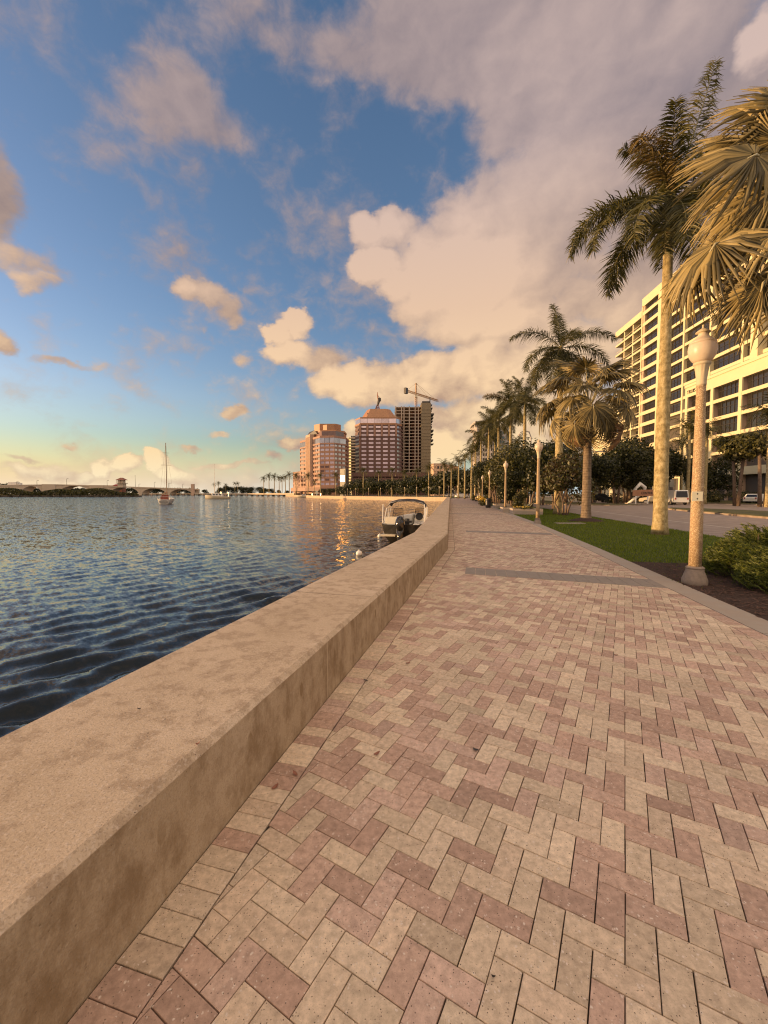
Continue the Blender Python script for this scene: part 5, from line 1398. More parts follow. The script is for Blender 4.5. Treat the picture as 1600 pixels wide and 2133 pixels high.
for a, b in ((91.5, 118.5), (189.5, 218.5)):
    m = MB(); A, B = bp(a), bp(b); w = Vector((.25, 1, 0)).normalized()
    m.prism([(q.x, q.y) for q in (A - w * 1.6, B - w * 1.6, B + w * 12, A + w * 12)], WL - 1, bz(a) + .4); local(m, bo).build('pier', M['bridge'], br)
m = MB(); w = Vector((.25, 1, 0)).normalized()
for a in range(-30, 403, 9):
    A, B = bp(a), bp(min(a + 9, 403)); o_ = w * .5
    for w0, w1 in ((-.5, .1), (11, 11.5)):
        q = [A + w * w0, B + w * w0, B + w * w1, A + w * w1]; za, zb_ = bz(a), bz(a + 9)
        m.add([(p.x, p.y, z - 1.05) for p, z in zip(q, (za, zb_, zb_, za))] + [(p.x, p.y, z + .1) for p, z in zip(q, (za, zb_, zb_, za))], [(0, 3, 2, 1), (4, 5, 6, 7), (0, 1, 5, 4), (1, 2, 6, 5), (2, 3, 7, 6), (3, 0, 4, 7)])
local(m, bo).build('parapet', M['bridge'], br)
th_ = bp(255); m = MB(); zb_ = bz(255); m.obox((th_.x, th_.y), (1, 0), (0, 1), 3.3, 3.0, zb_ - 1.2, zb_ + 3.5); m.obox((th_.x, th_.y), (1, 0), (0, 1), 4.6, 4.2, zb_ + 3.5, zb_ + 4.2)
for q in range(5): m.obox((th_.x - 3.5 + q * 1.75, th_.y - 3.4), (1, 0), (0, 1), .3, .3, zb_ + 4.2, zb_ + 7.6)
m.obox((th_.x, th_.y), (1, 0), (0, 1), 2.8, 2.6, zb_ + 4.2, zb_ + 7.6); hs_ = local(m, bo).build('tender_house', M['bridge'], br)
m = MB(); c = th_; m.frustum([(c.x - 4.9, c.y - 4.6), (c.x + 4.9, c.y - 4.6), (c.x + 4.9, c.y + 4.6), (c.x - 4.9, c.y + 4.6)], zb_ + 7.6, [(c.x - 1, c.y - 1), (c.x + 1, c.y - 1), (c.x + 1, c.y + 1), (c.x - 1, c.y + 1)], zb_ + 10.4); local(m, bo).build('roof', M['tile'], hs_)
m = MB(); c = bp(402.5); m.obox((c.x, c.y), (1, 0), (0, 1), 1.7, 1.7, WL - 1, bz(400) + 6); local(m, bo).build('end_pillar', M['pier'], br)
rd = thing('red_building', (XD(246, bp(246).y + 13), bp(246).y + 13, bz(246) - 9.3), 'red roofed low building behind the bridge tender house', 'building'); m = MB(); m.box(-6, 5, 0, 8, 0, 10.5); m.build('wall', M['tile'], rd)
m = MB(); m.frustum([(-6.6, -.6), (5.6, -.6), (5.6, 8.6), (-6.6, 8.6)], 10.5, [(-4, 3), (3, 3), (3, 5), (-4, 5)], 12.2); m.build('roof', mat("red_roof", (.30, .05, .04), .7), rd)
# lorry on the bridge and street lamps along it
lp = bp(24); lo = thing('white_lorry', (lp.x, lp.y + 5, bz(24) - 1.0), 'white lorry crossing the bridge at the far left', 'truck'); m = MB(); m.box(-6.5, 4.6, -1.2, 1.2, 1.0, 4.1); m.build('cargo_box', M['white'], lo)
m = MB(); m.box(4.8, 7.0, -1.1, 1.1, .8, 3.2); m.box(-6.4, 6.9, -.9, .9, .6, 1.0); m.build('cab', M['white'], lo)
for x_ in (-5, -3.6, 5.6):
    for y_ in (-1.0, 1.0): m = MB(); m.tube([(x_, y_ - .15, .5), (x_, y_ + .15, .5)], .5, 10); m.build('wheel', M['black'], lo)
def bpole(px, hpx, label=None):
    b = bp(px); h = hpx / 850 * b.y; root = thing('bridge_lamp', (b.x, b.y + .3, bz(px)), 'slim dark lamp post on the bridge parapet', 'street lamp', 'lamp posts on the arched bridge')
    m = MB(); m.tube([(0, 0, -.2), (0, 0, h)], [.22, .14], 5); m.tube([(0, 0, h), (1.2, 0, h + .25)], .12, 4); m.build('post', M['mull'], root)
    m = MB(); m.box(.7, 1.9, -.2, .2, h, h + .35); m.build('lamp_head', M['mull'], root)
for px, h in [(36, 7), (78, 8), (140, 12), (224, 11), (322, 11), (352, 10), (354.5, 10), (381, 9), (290, 6)]: bpole(px, h)
rm = bp(271); root = thing('radio_mast', (rm.x, rm.y + 11.4, bz(271)), 'thin mast right of the bridge tender house', 'mast'); m = MB(); m.tube([(0, 0, -.2), (0, 0, 14.5)], [.2, .12], 5); m.build('pole', M['mull'], root)
m = MB(); m.tube([(-.6, 0, 13.4), (.6, 0, 13.4)], .08, 4); m.build('crossbar', M['mull'], root)
# trestle
tr = thing('trestle', (XD(500, 440), 440, WL), 'low pale trestle on dark piles running across to the left brown tower', 'bridge'); to_ = (XD(500, 440), 440, WL)
def tp(px): D = 520 + (352 - 520) * (max(px, 403) - 403) / (612 - 403) + max(0, 403 - px) * .05; return Vector((XD(px, D), D, 0))
m = MB(); pm = MB(); wq = Vector((.6, .8, 0))
for px in range(235, 613, 6):
    A, B = tp(px), tp(min(px + 6, 613)); z = 1.5; m.prism([(q.x, q.y) for q in (A, B, B + wq * 8, A + wq * 8)], z - .9, z + .35)
local(m, to_).build('deck', M['bridge'], tr)
for i, px in enumerate(range(238, 613, 11)):
    A = tp(px)
    pm = MB()
    pm.obox((A.x + .6, A.y + .8), (1, 0), (0, 1), 1.0, .9, WL - 1, .62); pm.obox((A.x + 4.2, A.y + 5.6), (1, 0), (0, 1), .8, .8, WL - 1, .62)
    local(pm, to_).build('pile', M['pier'] if i % 2 else M['rock'], tr)

# ---------------------------------------------------------------- globe lamps
def make_lamp():
    L = thing('globe_lamp', (5.735, 7.47, -.01), 'nearest globe lamp, speckled concrete post with a small square sign, in the mulch bed', 'street lamp', 'globe lamps along the promenade')
    m = MB(); m.lathe([(.205, -.1), (.212, .05), (.205, .10), (.185, .14), (.180, .17), (.155, .235), (.148, .25), (.150, .275), (.138, .285), (.152, .295), (.155, .315), (.140, .325), (.125, .34)], 28); m.build('base', M['lampbase'], L, True)
    m = MB(); m.lathe([(.106, .33), (.103, 1.2), (.091, 2.4), (.078, 3.6), (.076, 3.78)], 24); m.build('shaft', M['aggr'], L, True)
    m = MB(); m.lathe([(.078, 3.76), (.082, 3.80), (.080, 3.84), (.085, 3.90), (.100, 4.02), (.118, 4.13), (.125, 4.145), (.138, 4.155), (.142, 4.175), (.135, 4.195), (.12, 4.20)], 48, flute=lambda i, k: .075 if (k % 4 == 0 and 3 < i < 6) else 0); m.build('capital', M['cast'], L, True)
    m = MB(); m.lathe([(.125, 4.195), (.165, 4.24), (.205, 4.31), (.226, 4.39), (.229, 4.45), (.222, 4.51), (.208, 4.548)], 32); m.build('globe', M['globe'], L, True)
    m = MB(); m.lathe([(.210, 4.545), (.214, 4.560), (.196, 4.585), (.150, 4.625), (.105, 4.665), (.080, 4.71), (.068, 4.755)], 32); m.build('globe_dome', M['globe'], L, True, )
    m = MB(); m.lathe([(.118, 4.748), (.120, 4.757), (.085, 4.79), (.045, 4.82), (.02, 4.835), (.016, 4.87), (.022, 4.885), (.012, 4.90)], 24); m.build('cap', M['cast'], L, True)
    return L
lamp = make_lamp(); lamp.scale = (.957,) * 3
lamps = [(8.45, 22.4, 'second globe lamp, on the lawn left of the star crowned palm'), (11.0, 37.0, 'third globe lamp, rising behind the planter boxes'), (13.3, 51.5, 'fourth globe lamp, against the olive tree'),
         (15.9, 66, 'fifth globe lamp, its globe lost in leaves'), (18.6, 80.5, 'sixth globe lamp, thin pale post under the trees'), (21.2, 95, 'seventh globe lamp, thin pale post under far trees'), (24.0, 110, 'eighth globe lamp in the far strip'), (26.9, 125, 'last globe lamp of the straight row')]
for x_, y_, lb in lamps: dup(lamp, (x_, y_, -.05), lb)
for px, D in [(953, 146), (934, 150), (915, 156), (893, 164), (868, 174), (843, 184), (815, 194), (793, 202), (741, 222), (724, 232), (768, 212)]:
    dup(lamp, (XD(px, D), D, -.1), 'tiny globe lamp behind the curved seawall across the bay', None, None, 'globe lamps across the bay')
# square sign on the nearest lamp, facing the walk
sg = thing('post_sign', (5.61, 7.425, 1.60), 'small pale square sign with two dark marks strapped to the nearest lamp post', 'sign')
sg.rotation_euler = (0, 0, R(-12))
m = MB(); m.box(-.085, .085, -.165, -.155, -.085, .085); m.build('panel', M['sign'], sg)
m = MB(); m.box(.02, .10, -.155, -.02, -.05, .05); m.build('bracket', M['mull'], sg)
m = MB()
m.add([(0, -.1665, .062), (-.016, -.1665, .04), (.016, -.1665, .04)], [(0, 1, 2)]); m.box(-.005, .005, -.1668, -.1652, .028, .042)
m.add([(0, -.1665, -.062), (.016, -.1665, -.04), (-.016, -.1665, -.04)], [(0, 1, 2)]); m.box(-.005, .005, -.1668, -.1652, -.042, -.028)
m.build('arrow_mark', M['ink'], sg)
# tall curved road light and a road lamp
rl = thing('road_light', (XD(1104, 62), 62, -.05), 'slim curved road light between the royal palms', 'street lamp'); m = MB()
m.tube([(0, 0, 0), (0, 0, 10.2), (-.25, 0, 10.9), (-.9, 0, 11.2), (-1.6, 0, 10.9), (-1.75, 0, 10.6)], [.12, .09, .08, .07, .06, .06], 6); m.build('pole', M['greyt'], rl); m = MB(); m.ball((-1.75, 0, 10.5), .2, 8); m.build('lamp_head', M['greyt'], rl)
rl = thing('road_light', (XD(1221, 70), 70, -.05), 'road light arm showing as a pale bar beside the fan palm trunk', 'street lamp'); m = MB()
m.tube([(-.0, 0, 0), (0, 0, 9.0)], .09, 6); m.tube([(0, 0, 8.9), (2.4, 0, 8.85)], .07, 5); m.build('pole', M['greyt'], rl); m = MB(); m.box(1.6, 2.9, -.12, .12, 8.75, 8.92); m.build('lamp_head', M['greyt'], rl)

# ---------------------------------------------------------------- planters with agave and flowers
def planter(loc, w, d, rz, label, plants):
    root = thing('planter_box', loc, label, 'planter', 'concrete planters along the walk', rz)
    m = MB(); t_ = .09; h = .48
    m.box(-w, w, -d, -d + t_, 0, h); m.box(-w, w, d - t_, d, 0, h); m.box(-w, -w + t_, -d + t_, d - t_, 0, h); m.box(w - t_, w, -d + t_, d - t_, 0, h); m.build('box', M['kerb'], root)
    m = MB(); m.box(-w + t_, w - t_, -d + t_, d - t_, .02, h - .07); m.build('soil', M['mulch'], root)
    return root
planter((11.55, 33.2, -.04), 1.15, .95, R(-10), 'nearer concrete planter box with a dead looking agave and yellow flowers', 1)
planter((11.35, 36.2, -.04), .9, 1.1, R(-10), 'second concrete planter box around the foot of the third lamp', 1)
planter((13.6, 47.4, -.04), .8, 1.6, R(-10), 'farther concrete planter edge between the third and fourth lamps', 1)
ag = thing('agave', (11.7, 33.3, .36), 'pale spiky agave in the nearer planter box', 'plant'); r = random.Random(6)
for i in range(17):
    a = i * 2.4; el = r.uniform(.15, 1.2); d = Vector((math.cos(a) * math.cos(el), math.sin(a) * math.cos(el), math.sin(el))); s_ = Vector((-math.sin(a), math.cos(a), 0)); L = r.uniform(.6, 1.05); m = MB(); n_ = s_.cross(d)
    pts = [(0, .03), (.35, .055), (.7, .035), (1, .004)]; vs = []
    for f, w in pts: p = d * L * f - Vector((0, 0, .25 * f * f * L)); vs += [p - s_ * w, p - n_ * w * .5, p + s_ * w]
    m.add(vs, [(q * 3 + e, q * 3 + e + 1, q * 3 + e + 4, q * 3 + e + 3) for q in range(3) for e in (0, 1)]); m.build('leaf', M['agave'], ag, True)
fl_t = thing('flower_patch', (11.3, 33.0, .38), 'yellow flowers filling the nearer planter box', 'flowers'); me, _ = crown_mesh('blooms', 1.5, .35, 420, .045, 3, M['flower'], 6); link('blooms', me, fl_t, None, (0, 0, .1)); me, _ = crown_mesh('leaves', 1.6, .3, 420, .06, 4, M['leaf2'], 6); link('leaves', me, fl_t, None, (0, 0, .03))
fl_t = thing('flower_patch', (13.5, 55.0, -.05), 'yellow flowering shrub beside the fourth lamp', 'flowers'); me, _ = crown_mesh('blooms', 1.7, 1.3, 500, .08, 5, M['flower'], 6); link('blooms', me, fl_t, None, (0, 0, .7)); me, _ = crown_mesh('leaves', 1.9, 1.4, 700, .10, 6, M['leaf2'], 6); link('leaves', me, fl_t, None, (0, 0, .6))
bn = thing('litter_bin', (12.0, 47.0, -.02), 'small dark litter bin at the edge of the walk before the fourth lamp', 'bin'); m = MB(); m.lathe([(.26, 0), (.30, .1), (.33, .85), (.30, .9)], 16); m.build('drum', M['black'], bn); m = MB(); m.lathe([(.34, .9), (.33, 1.0), (.2, 1.12), (.08, 1.15)], 16); m.build('lid', M['black'], bn)
def bench(loc, rz, label):
    b = thing('park_bench', loc, label, 'bench', 'benches at the end of the walk', rz)
    for nm, q in (('seat', (-.8, .8, -.22, .22, .42, .47)), ('backrest', (-.8, .8, .2, .26, .55, .9))): m = MB(); m.box(*q); m.build(nm, M['pier'], b)
    for x_ in (-.7, .7): m = MB(); m.box(x_ - .05, x_ + .05, -.2, .26, 0, .42); m.build('leg', M['mull'], b)
bench((19.5, 86, -.03), R(80), 'bench beside the walk under the far trees'); bench((22.6, 102, -.03), R(80), 'farther bench beside the walk')
for i, (x_, y_, lb) in enumerate([(14.6, 58.5, 'low dark shrub past the fourth lamp'), (16.0, 64, 'low dark shrub by the fifth lamp'), (17.4, 72.5, 'dark shrub between the fifth and sixth lamps'), (20.2, 92, 'shrub clump before the seventh lamp')]): dup(t5, (x_, y_, -.1), lb, i * 1.3, .7, 'low bushes along the walk')
# small drain hatch in the lawn
dh = thing('drain_hatch', (10.3, 22.6, -.01), 'pale concrete hatch lid lying flush in the lawn', 'hatch'); m = MB(); m.box(-.75, .75, -.3, .3, -.05, .025); m.build('lid', M['kerb'], dh); m = MB(); m.box(-.06, .06, -.02, .02, .025, .032); m.build('handle', M['mull'], dh)

# ---------------------------------------------------------------- vehicles and things across the road
M['glasscar'] = mat("car_glass", (.02, .022, .025), .08, .05, 1)
def car(loc, rz, label, body, L=4.8, W=1.9, H=1.75, kind='suv', cat='car', name='parked_car'):
    root = thing(name, loc, label, cat, 'cars across the road', rz); a = L / 2
    prof = {'suv': [(-a, .45), (-a, 1.0), (-a + .25, 1.08), (-a + .45, H - .05), (-a + .8, H), (a * .25, H), (a * .55, 1.08), (a - .15, .95), (a, .75), (a, .4)],
            'van': [(-a, .4), (-a, H - .15), (-a + .15, H), (a * .42, H), (a * .72, 1.15), (a - .1, .98), (a, .7), (a, .4)]}[kind]
    m = MB(); n = len(prof); ys = [(-W / 2, .0), (-W / 2 + .12, .0)]
    vs = []
    for s_ in (-1, 1):
        for x_, z_ in prof: ins = .16 if z_ > 1.1 else 0; vs.append((x_, s_ * (W / 2 - ins), z_))
    m.add(vs, [tuple(range(n)), tuple(range(n, 2 * n))[::-1]] + [(i, n + i, n + (i + 1) % n, (i + 1) % n) for i in range(n)]); m.build('body', body, root)
    x0_, x1_ = (-a + .5, a * .3) if kind == 'suv' else (a * .02, a * .5)
    for s_ in (-1, 1):
        m = MB(); y_ = s_ * (W / 2 - .10); m.add([(x0_, y_, 1.12), (x1_ + .25, y_, 1.12), (x1_, y_ - s_ * .055, H - .14), (x0_ + .1, y_ - s_ * .055, H - .14)], [(0, 1, 2, 3)]); m.build('side_window', M['glasscar'], root)
    m = MB(); xr = -a + (.30 if kind == 'suv' else .0) - .02
    m.add([(xr - .02, -W / 2 + .22, 1.12), (xr - .02, W / 2 - .22, 1.12), (xr + (.12 if kind == 'suv' else .02), W / 2 - .3, H - .16), (xr + (.12 if kind == 'suv' else .02), -W / 2 + .3, H - .16)], [(0, 1, 2, 3)]); m.build('rear_window', M['glasscar'], root)
    for x_ in (-a * .62, a * .62):
        for s_ in (-1, 1):
            m = MB(); m.tube([(x_, s_ * (W / 2 - .2), .34), (x_, s_ * (W / 2 + .01), .34)], .34, 16); w = m.build('wheel', M['black'], root); m = MB(); m.tube([(x_, s_ * (W / 2), .34), (x_, s_ * (W / 2 + .03), .34)], .2, 12); m.build('rim', M['steel'], w)
    for s_ in (-1, 1): m = MB(); m.box(-a - .03, -a + .02, s_ * (W / 2 - .2) - .09, s_ * (W / 2 - .2) + .09, .8, 1.05); m.build('tail_light', M['redl'], root)
M['redl'] = mat("red_lens", (.35, .03, .02), .3, .05, 2)
car((XD(1402, 62.5), 62.5, -.045), R(78), 'white van seen from behind right of the nearest palm trunk', M['white'], 5.2, 2.0, 2.2, 'van', 'van', 'white_van')
car((XD(1366, 66), 66, -.045), R(150), 'cream car half hidden left of the nearest palm trunk', M['cream'], 4.6, 1.85, 1.6)
car((XD(1247, 78), 78, -.045), R(10), 'black car parked left across the road behind the fan palm trunk', M['black'], 4.8, 1.9, 1.7)
car((XD(1607, 62), 64, .0), R(20), 'white car just cut by the right edge by the offices', M['white'], 4.6, 1.9, 1.6)
car((XD(958, 145), 141, -.03), R(10), 'pale car at the far end of the promenade', M['white'], 4.6, 1.9, 1.6)
car((XD(1012, 118), 118, -.03), R(10), 'white car glimpsed through trunks at the end of the strip', M['white'], 4.6, 1.9, 1.7)
# timber arrow sign
so = thing('timber_sign', (XD(1345, 61), 61, .1), 'wooden arrow shaped sign board lettered CENTER on posts across the road', 'sign'); zc = ZD(1027, 61) - .1
m = MB(); m.add([(x_, y_, z_) for y_ in (-.06, .06) for x_, z_ in ((-2.0, zc - .45), (1.0, zc - .45), (1.55, zc), (1.0, zc + .5), (-.3, zc + .5), (-2.0, zc + .4))], [tuple(range(6)), tuple(range(6, 12))[::-1]] + [(i, (i + 1) % 6, 6 + (i + 1) % 6, 6 + i)[::-1] for i in range(6)]); m.build('board', mat("stained_timber", (.34, .17, .09), .7, .2, 2), so)
for x_ in (-1.5, .3): m = MB(); m.box(x_ - .09, x_ + .09, -.04, .05, 0, zc - .45); m.build('post', M['white'], so)
text("CENTER", .46, M['ink'], so, (-.75, -.075, zc - .02), (R(90), 0, 0))
scu = thing('white_sculpture', (XD(1330, 62.5), 62.5, .1), 'twisted white sculpture left of the timber sign', 'sculpture'); m = MB(); m.tube([(-1.6, 0, 0), (-.4, 0, .9), (.3, 0, 1.4), (-.6, 0, 2.2), (.2, 0, 3.0), (.9, 0, 2.5), (.8, 0, 1.4)], [.18, .22, .3, .22, .34, .28, .2], 8); m.build('figure', M['white'], scu, True); m = MB(); m.box(-1.9, 1.1, -.5, .5, -.05, .12); m.build('plinth', M['kerb'], scu)
dm = thing('white_kiosk', (XD(1303, 95), 95, -.05), 'round white stuccoed kiosk with domed top under the dark trees', 'building'); m = MB(); m.lathe([(3.4, 0), (3.4, 3.2), (2.6, 3.4), (2.6, 5.0)], 20); m.build('drum', M['whitew'], dm); m = MB(); m.lathe([(2.75, 5.0), (2.5, 5.8), (1.5, 6.7), (.3, 7.0)], 20); m.build('dome', M['whitew'], dm, True)
bt = thing('white_banner', (XD(1393, 84), 84, -.05), 'yellow and white banner panels hanging beside the nearest palm trunk', 'banner'); m = MB(); m.tube([(0, 0, 0), (0, 0, 6.6)], .08, 6); m.build('pole', M['steel'], bt); m = MB(); m.box(.05, 1.0, -.03, .03, 4.8, 6.4); m.build('panel', M['sign'], bt); m = MB(); m.box(.05, 1.0, -.03, .03, 3.0, 4.6); m.build('panel', M['white'], bt)
wf = thing('low_wall', (XD(1320, 90), 90, -.05), 'low white garden wall across the road behind the hedges', 'wall'); m = MB(); m.box(-22, 12, 0, .3, 0, .75); m.build('wall', M['whitew'], wf); m = MB(); m.box(-22.1, 12.1, -.05, .35, .75, .84); m.build('coping', M['whitew'], wf)

# ---------------------------------------------------------------- boats
def hull(L, B, Hs, Hb, draft, trans=.8, n=14, flare=.75, keel_rise=.5):
    """bow towards +Y, stern at y = 0; returns builder with topsides and deck sheet"""
    m = MB(); vs = []; prof = 5
    for i in range(n + 1):
        f = i / n; w = B / 2 * (trans + (1 - trans) * min(1, f * 2.2)) * (1 - max(0, (f - .45) / .55) ** 2.2 * .985); sh = Hs + (Hb - Hs) * f ** 1.8; kd = -draft * (1 - max(0, f - .7) / .3 * .9)
        for q in ((-1, sh), (-flare - .12, sh * .35), (-flare * .62, kd * .6), (0, kd), (flare * .62, kd * .6), (flare + .12, sh * .35), (1, sh)): vs.append((q[0] * w, f * L, q[1]))
    k = 7
    fs = [(i * k + q, i * k + q + 1, (i + 1) * k + q + 1, (i + 1) * k + q)[::-1] for i in range(n) for q in range(6)] + [tuple(range(7))]
    m.add(vs, fs); rim = [(vs[i * k], vs[i * k + 6]) for i in range(n + 1)]
    return m, rim
# sailing yacht seen from astern
sy = thing('sailing_yacht', (XD(341, 93), 93, WL), 'white sailing yacht at anchor seen from astern, tall bare mast', 'sailboat', None, R(21))
m, rim = hull(10.0, 3.3, 1.15, 1.5, .5, .72); m.build('hull', M['white'], sy, True)
m = MB(); [m.quad(a[0], b[0], b[1], a[1]) for a, b in zip(rim, rim[1:])]; o = m.build('deck', M['cream'], sy); o.location = (0, 0, -.06)
m = MB(); m.lathe([(.95, -.02), (.9, .0), (.4, .02)], 14); o = m.build('transom_panel', mat("grey_transom", (.30, .28, .25), .5), sy); o.scale = (1, .42, 1); o.rotation_euler = (R(97), 0, 0); o.location = (0, -.05, .62)
m = MB(); m.frustum([(-1.0, 3.2), (1.0, 3.2), (.7, 7.4), (-.7, 7.4)], 1.1, [(-.85, 3.4), (.85, 3.4), (.5, 6.9), (-.5, 6.9)], 1.75); m.build('cabin', M['white'], sy)
m = MB(); m.box(-.8, .8, 1.2, 1.5, 1.1, 1.9); m.box(-.7, .7, 2.6, 2.75, 1.1, 2.2); m.build('dodger', M['redl2'] if 'redl2' in M else mat("maroon_canvas", (.22, .06, .04), .8), sy)
m = MB(); m.tube([(0, 5.6, 1.6), (0, 5.6, 14.6)], [.11, .07], 8); m.build('mast', M['brownmast'], sy)
m = MB(); m.tube([(-1.1, 5.6, 9.3), (1.1, 5.6, 9.3)], .035, 5); m.tube([(-.7, 5.6, 12.2), (.7, 5.6, 12.2)], .03, 5); m.build('spreader', M['brownmast'], sy)
m = MB(); m.tube([(0, 5.5, 2.7), (0, 1.4, 2.6)], [.22, .15], 8); m.build('furled_sail', mat("tan_sailcloth", (.42, .24, .13), .8), sy)
m = MB()
for e in ((1.55, 5.2, 1.25), (-1.55, 5.2, 1.25), (0, 9.8, 1.5), (0, .2, 1.2)): m.tube([(0, 5.6, 14.4), e], .014, 3)
m.build('stay', M['brownmast'], sy)
m = MB()
for s_ in (-1, 1): m.tube([(s_ * 1.2, .1, 1.1), (s_ * 1.25, .1, 1.75), (s_ * 1.5, 2.5, 1.75)], .03, 4)
m.tube([(-1.25, .1, 1.75), (1.25, .1, 1.75)], .03, 4); m.build('pushpit_rail', M['steel'], sy)
# motor sailer broadside
ms = thing('cabin_cruiser', (XD(431, 187), 187, WL), 'white cabin boat with mast lying broadside beyond the yacht', 'boat', None, R(100))
ms.location = (XD(479, 187), 187, WL); ms.rotation_euler = (0, 0, R(97))
m, rim = hull(10.8, 3.4, 1.1, 1.9, .5, .85); m.build('hull', M['cream'], ms, True)
m = MB(); [m.quad(a[0], b[0], b[1], a[1]) for a, b in zip(rim, rim[1:])]; o = m.build('deck', M['cream'], ms); o.location = (0, 0, -.06)
m = MB(); m.box(-1.2, 1.2, 3.0, 7.6, 1.1, 2.5); m.build('cabin', M['white'], ms)
m = MB(); m.box(-1.3, 1.3, .6, 4.0, 3.3, 3.45); m.build('canopy', mat("navy_canvas", (.05, .05, .07), .8), ms)
for x_ in (-1.2, 1.2):
    for y_ in (.8, 3.8): m = MB(); m.tube([(x_, y_, 1.1), (x_, y_, 3.35)], .04, 4); m.build('canopy_post', M['steel'], ms)
for y_ in (3.6, 5.0, 6.2):
    m = MB(); m.box(1.2, 1.22, y_, y_ + .8, 1.7, 2.2); m.build('window', M['glasscar'], ms); m = MB(); m.box(-1.22, -1.2, y_, y_ + .8, 1.7, 2.2); m.build('window', M['glasscar'], ms)
m = MB(); m.tube([(0, 6.6, 2.4), (0, 6.6, 16)], [.12, .08], 6); m.build('mast', M['white'], ms)
# small launch near the far seawall
lb = thing('motor_launch', (XD(646, 262), 262, WL), 'small cream launch moored by the far seawall below the left brown tower', 'boat', None, R(95))
m, rim = hull(8.4, 2.8, .9, 1.4, .4, .85); m.build('hull', M['cream'], lb, True); m = MB(); [m.quad(a[0], b[0], b[1], a[1]) for a, b in zip(rim, rim[1:])]; o = m.build('deck', M['cream'], lb); o.location = (0, 0, -.05)
m = MB(); m.box(-.9, .9, 2.6, 5.2, .8, 1.9); m.build('cabin', M['white'], lb); m = MB(); m.box(-.92, .92, 3, 4.8, 1.3, 1.7); m.build('window', M['glasscar'], lb)
wbt = thing('moored_boat', (XD(672, 270), 270, WL), 'low white covered boat behind the cream launch', 'boat', None, R(95)); m, rim = hull(9, 3, .9, 1.3, .4, .85); m.build('hull', M['white'], wbt, True); m = MB(); m.box(-1.2, 1.2, 1, 7, 2.6, 2.8); m.build('canopy', M['white'], wbt)
for x_ in (-1.1, 1.1):
    for y_ in (1.2, 6.8): m = MB(); m.tube([(x_, y_, .8), (x_, y_, 2.65)], .05, 4); m.build('canopy_post', M['steel'], wbt)
M['clearpane'] = bpy.data.materials.new("tinted_clear_pane"); M['clearpane'].use_nodes = True
q_ = M['clearpane'].node_tree.nodes['Principled BSDF']; q_.inputs['Base Color'].default_value = (.5, .45, .4, 1); q_.inputs['Roughness'].default_value = .02; q_.inputs['Transmission Weight'].default_value = 1.0; q_.inputs['IOR'].default_value = 1.02
# docked runabout beside the seawall, stern towards us
rb = thing('motorboat', (.95, 20.6, WL), 'open white motorboat with black outboard and bimini frame moored at the seawall', 'boat', None, R(-9.5))
m, rim = hull(6.2, 2.3, .92, 1.15, .35, .92); m.build('hull', mat("black_hull", (.02, .018, .016), .25, .05, 2), rb, True)
m = MB()
for s_ in (-1, 1):
    pts = [Vector(r_[0 if s_ < 0 else 1]) for r_ in rim]
    for a, b in zip(pts, pts[1:]):
        ia, ib = a + Vector((-s_ * min(.22, abs(a.x)), 0, 0)), b + Vector((-s_ * min(.22, abs(b.x)), 0, 0)); up_ = Vector((0, 0, .05))
        m.add([a, b, ib, ia, a + up_, b + up_, ib + up_, ia + up_, ia - Vector((0, 0, .6)), ib - Vector((0, 0, .6))], [(4, 5, 6, 7), (0, 1, 5, 4), (7, 6, 9, 8), (3, 2, 1, 0)])
m.build('gunwale', M['white'], rb)
m = MB(); [m.quad((a[0][0] * .9, a[0][1], .32), (b[0][0] * .9, b[0][1], .32), (b[1][0] * .9, b[1][1], .32), (a[1][0] * .9, a[1][1], .32)) for a, b in zip(rim, rim[1:])]; m.build('deck', M['rock'], rb)
m = MB(); m.box(-1.08, -.34, -.42, .04, .36, .44); m.box(.45, 1.05, -.42, .04, .36, .44); m.build('swim_platform', M['cream'], rb)
m = MB(); m.box(-1.0, -.3, .1, .8, .32, .93); m.box(.5, 1.0, .1, .8, .32, .93); m.build('seat', M['white'], rb)
m = MB(); m.frustum([(-.95, .12), (-.35, .12), (-.35, .3), (-.95, .3)], .93, [(-.95, .3), (-.35, .3), (-.35, .42), (-.95, .42)], 1.3); m.build('seat_back', M['cream'], rb)
for s_, nm in ((-1, 'console'), (1, 'console')):
    m = MB(); m.frustum([(s_ * .95, 2.6), (s_ * .28, 2.6), (s_ * .28, 3.4), (s_ * .95, 3.4)], .32, [(s_ * .92, 2.75), (s_ * .36, 2.75), (s_ * .36, 3.3), (s_ * .92, 3.3)], 1.12); cs_ = m.build(nm, M['white'], rb)
    m = MB(); m.tube([(s_ * .95, 2.9, 1.1), (s_ * .9, 3.15, 1.62), (s_ * .38, 3.15, 1.62), (s_ * .33, 2.95, 1.1)], .022, 5); m.build('windscreen_frame', M['black'], cs_)
    m = MB(); m.add([(s_ * .93, 2.92, 1.1), (s_ * .89, 3.15, 1.6), (s_ * .39, 3.15, 1.6), (s_ * .34, 2.97, 1.1)], [(0, 1, 2, 3)]); m.build('windscreen', M['clearpane'], cs_)
m = MB(); m.lathe([(.2, -.02), (.22, .0), (.2, .03)], 14); o = m.build('steering_wheel', M['black'], rb); o.location = (.62, 2.66, 1.2); o.rotation_euler = (R(70), 0, 0)
om = MB(); om.ball((0, -.42, .92), .30, 18, (.85, 1.15, 1.35)); om.tube([(0, -.42, .75), (0, -.45, .2), (0, -.45, -.4)], [.22, .15, .10], 10); ob_ = om.build('outboard_motor', M['blackgloss'] if 'blackgloss' in M else mat("black_cowling", (.02, .018, .016), .12, .05, 2), rb, True); ob_.location = (-.08, -.05, .06)
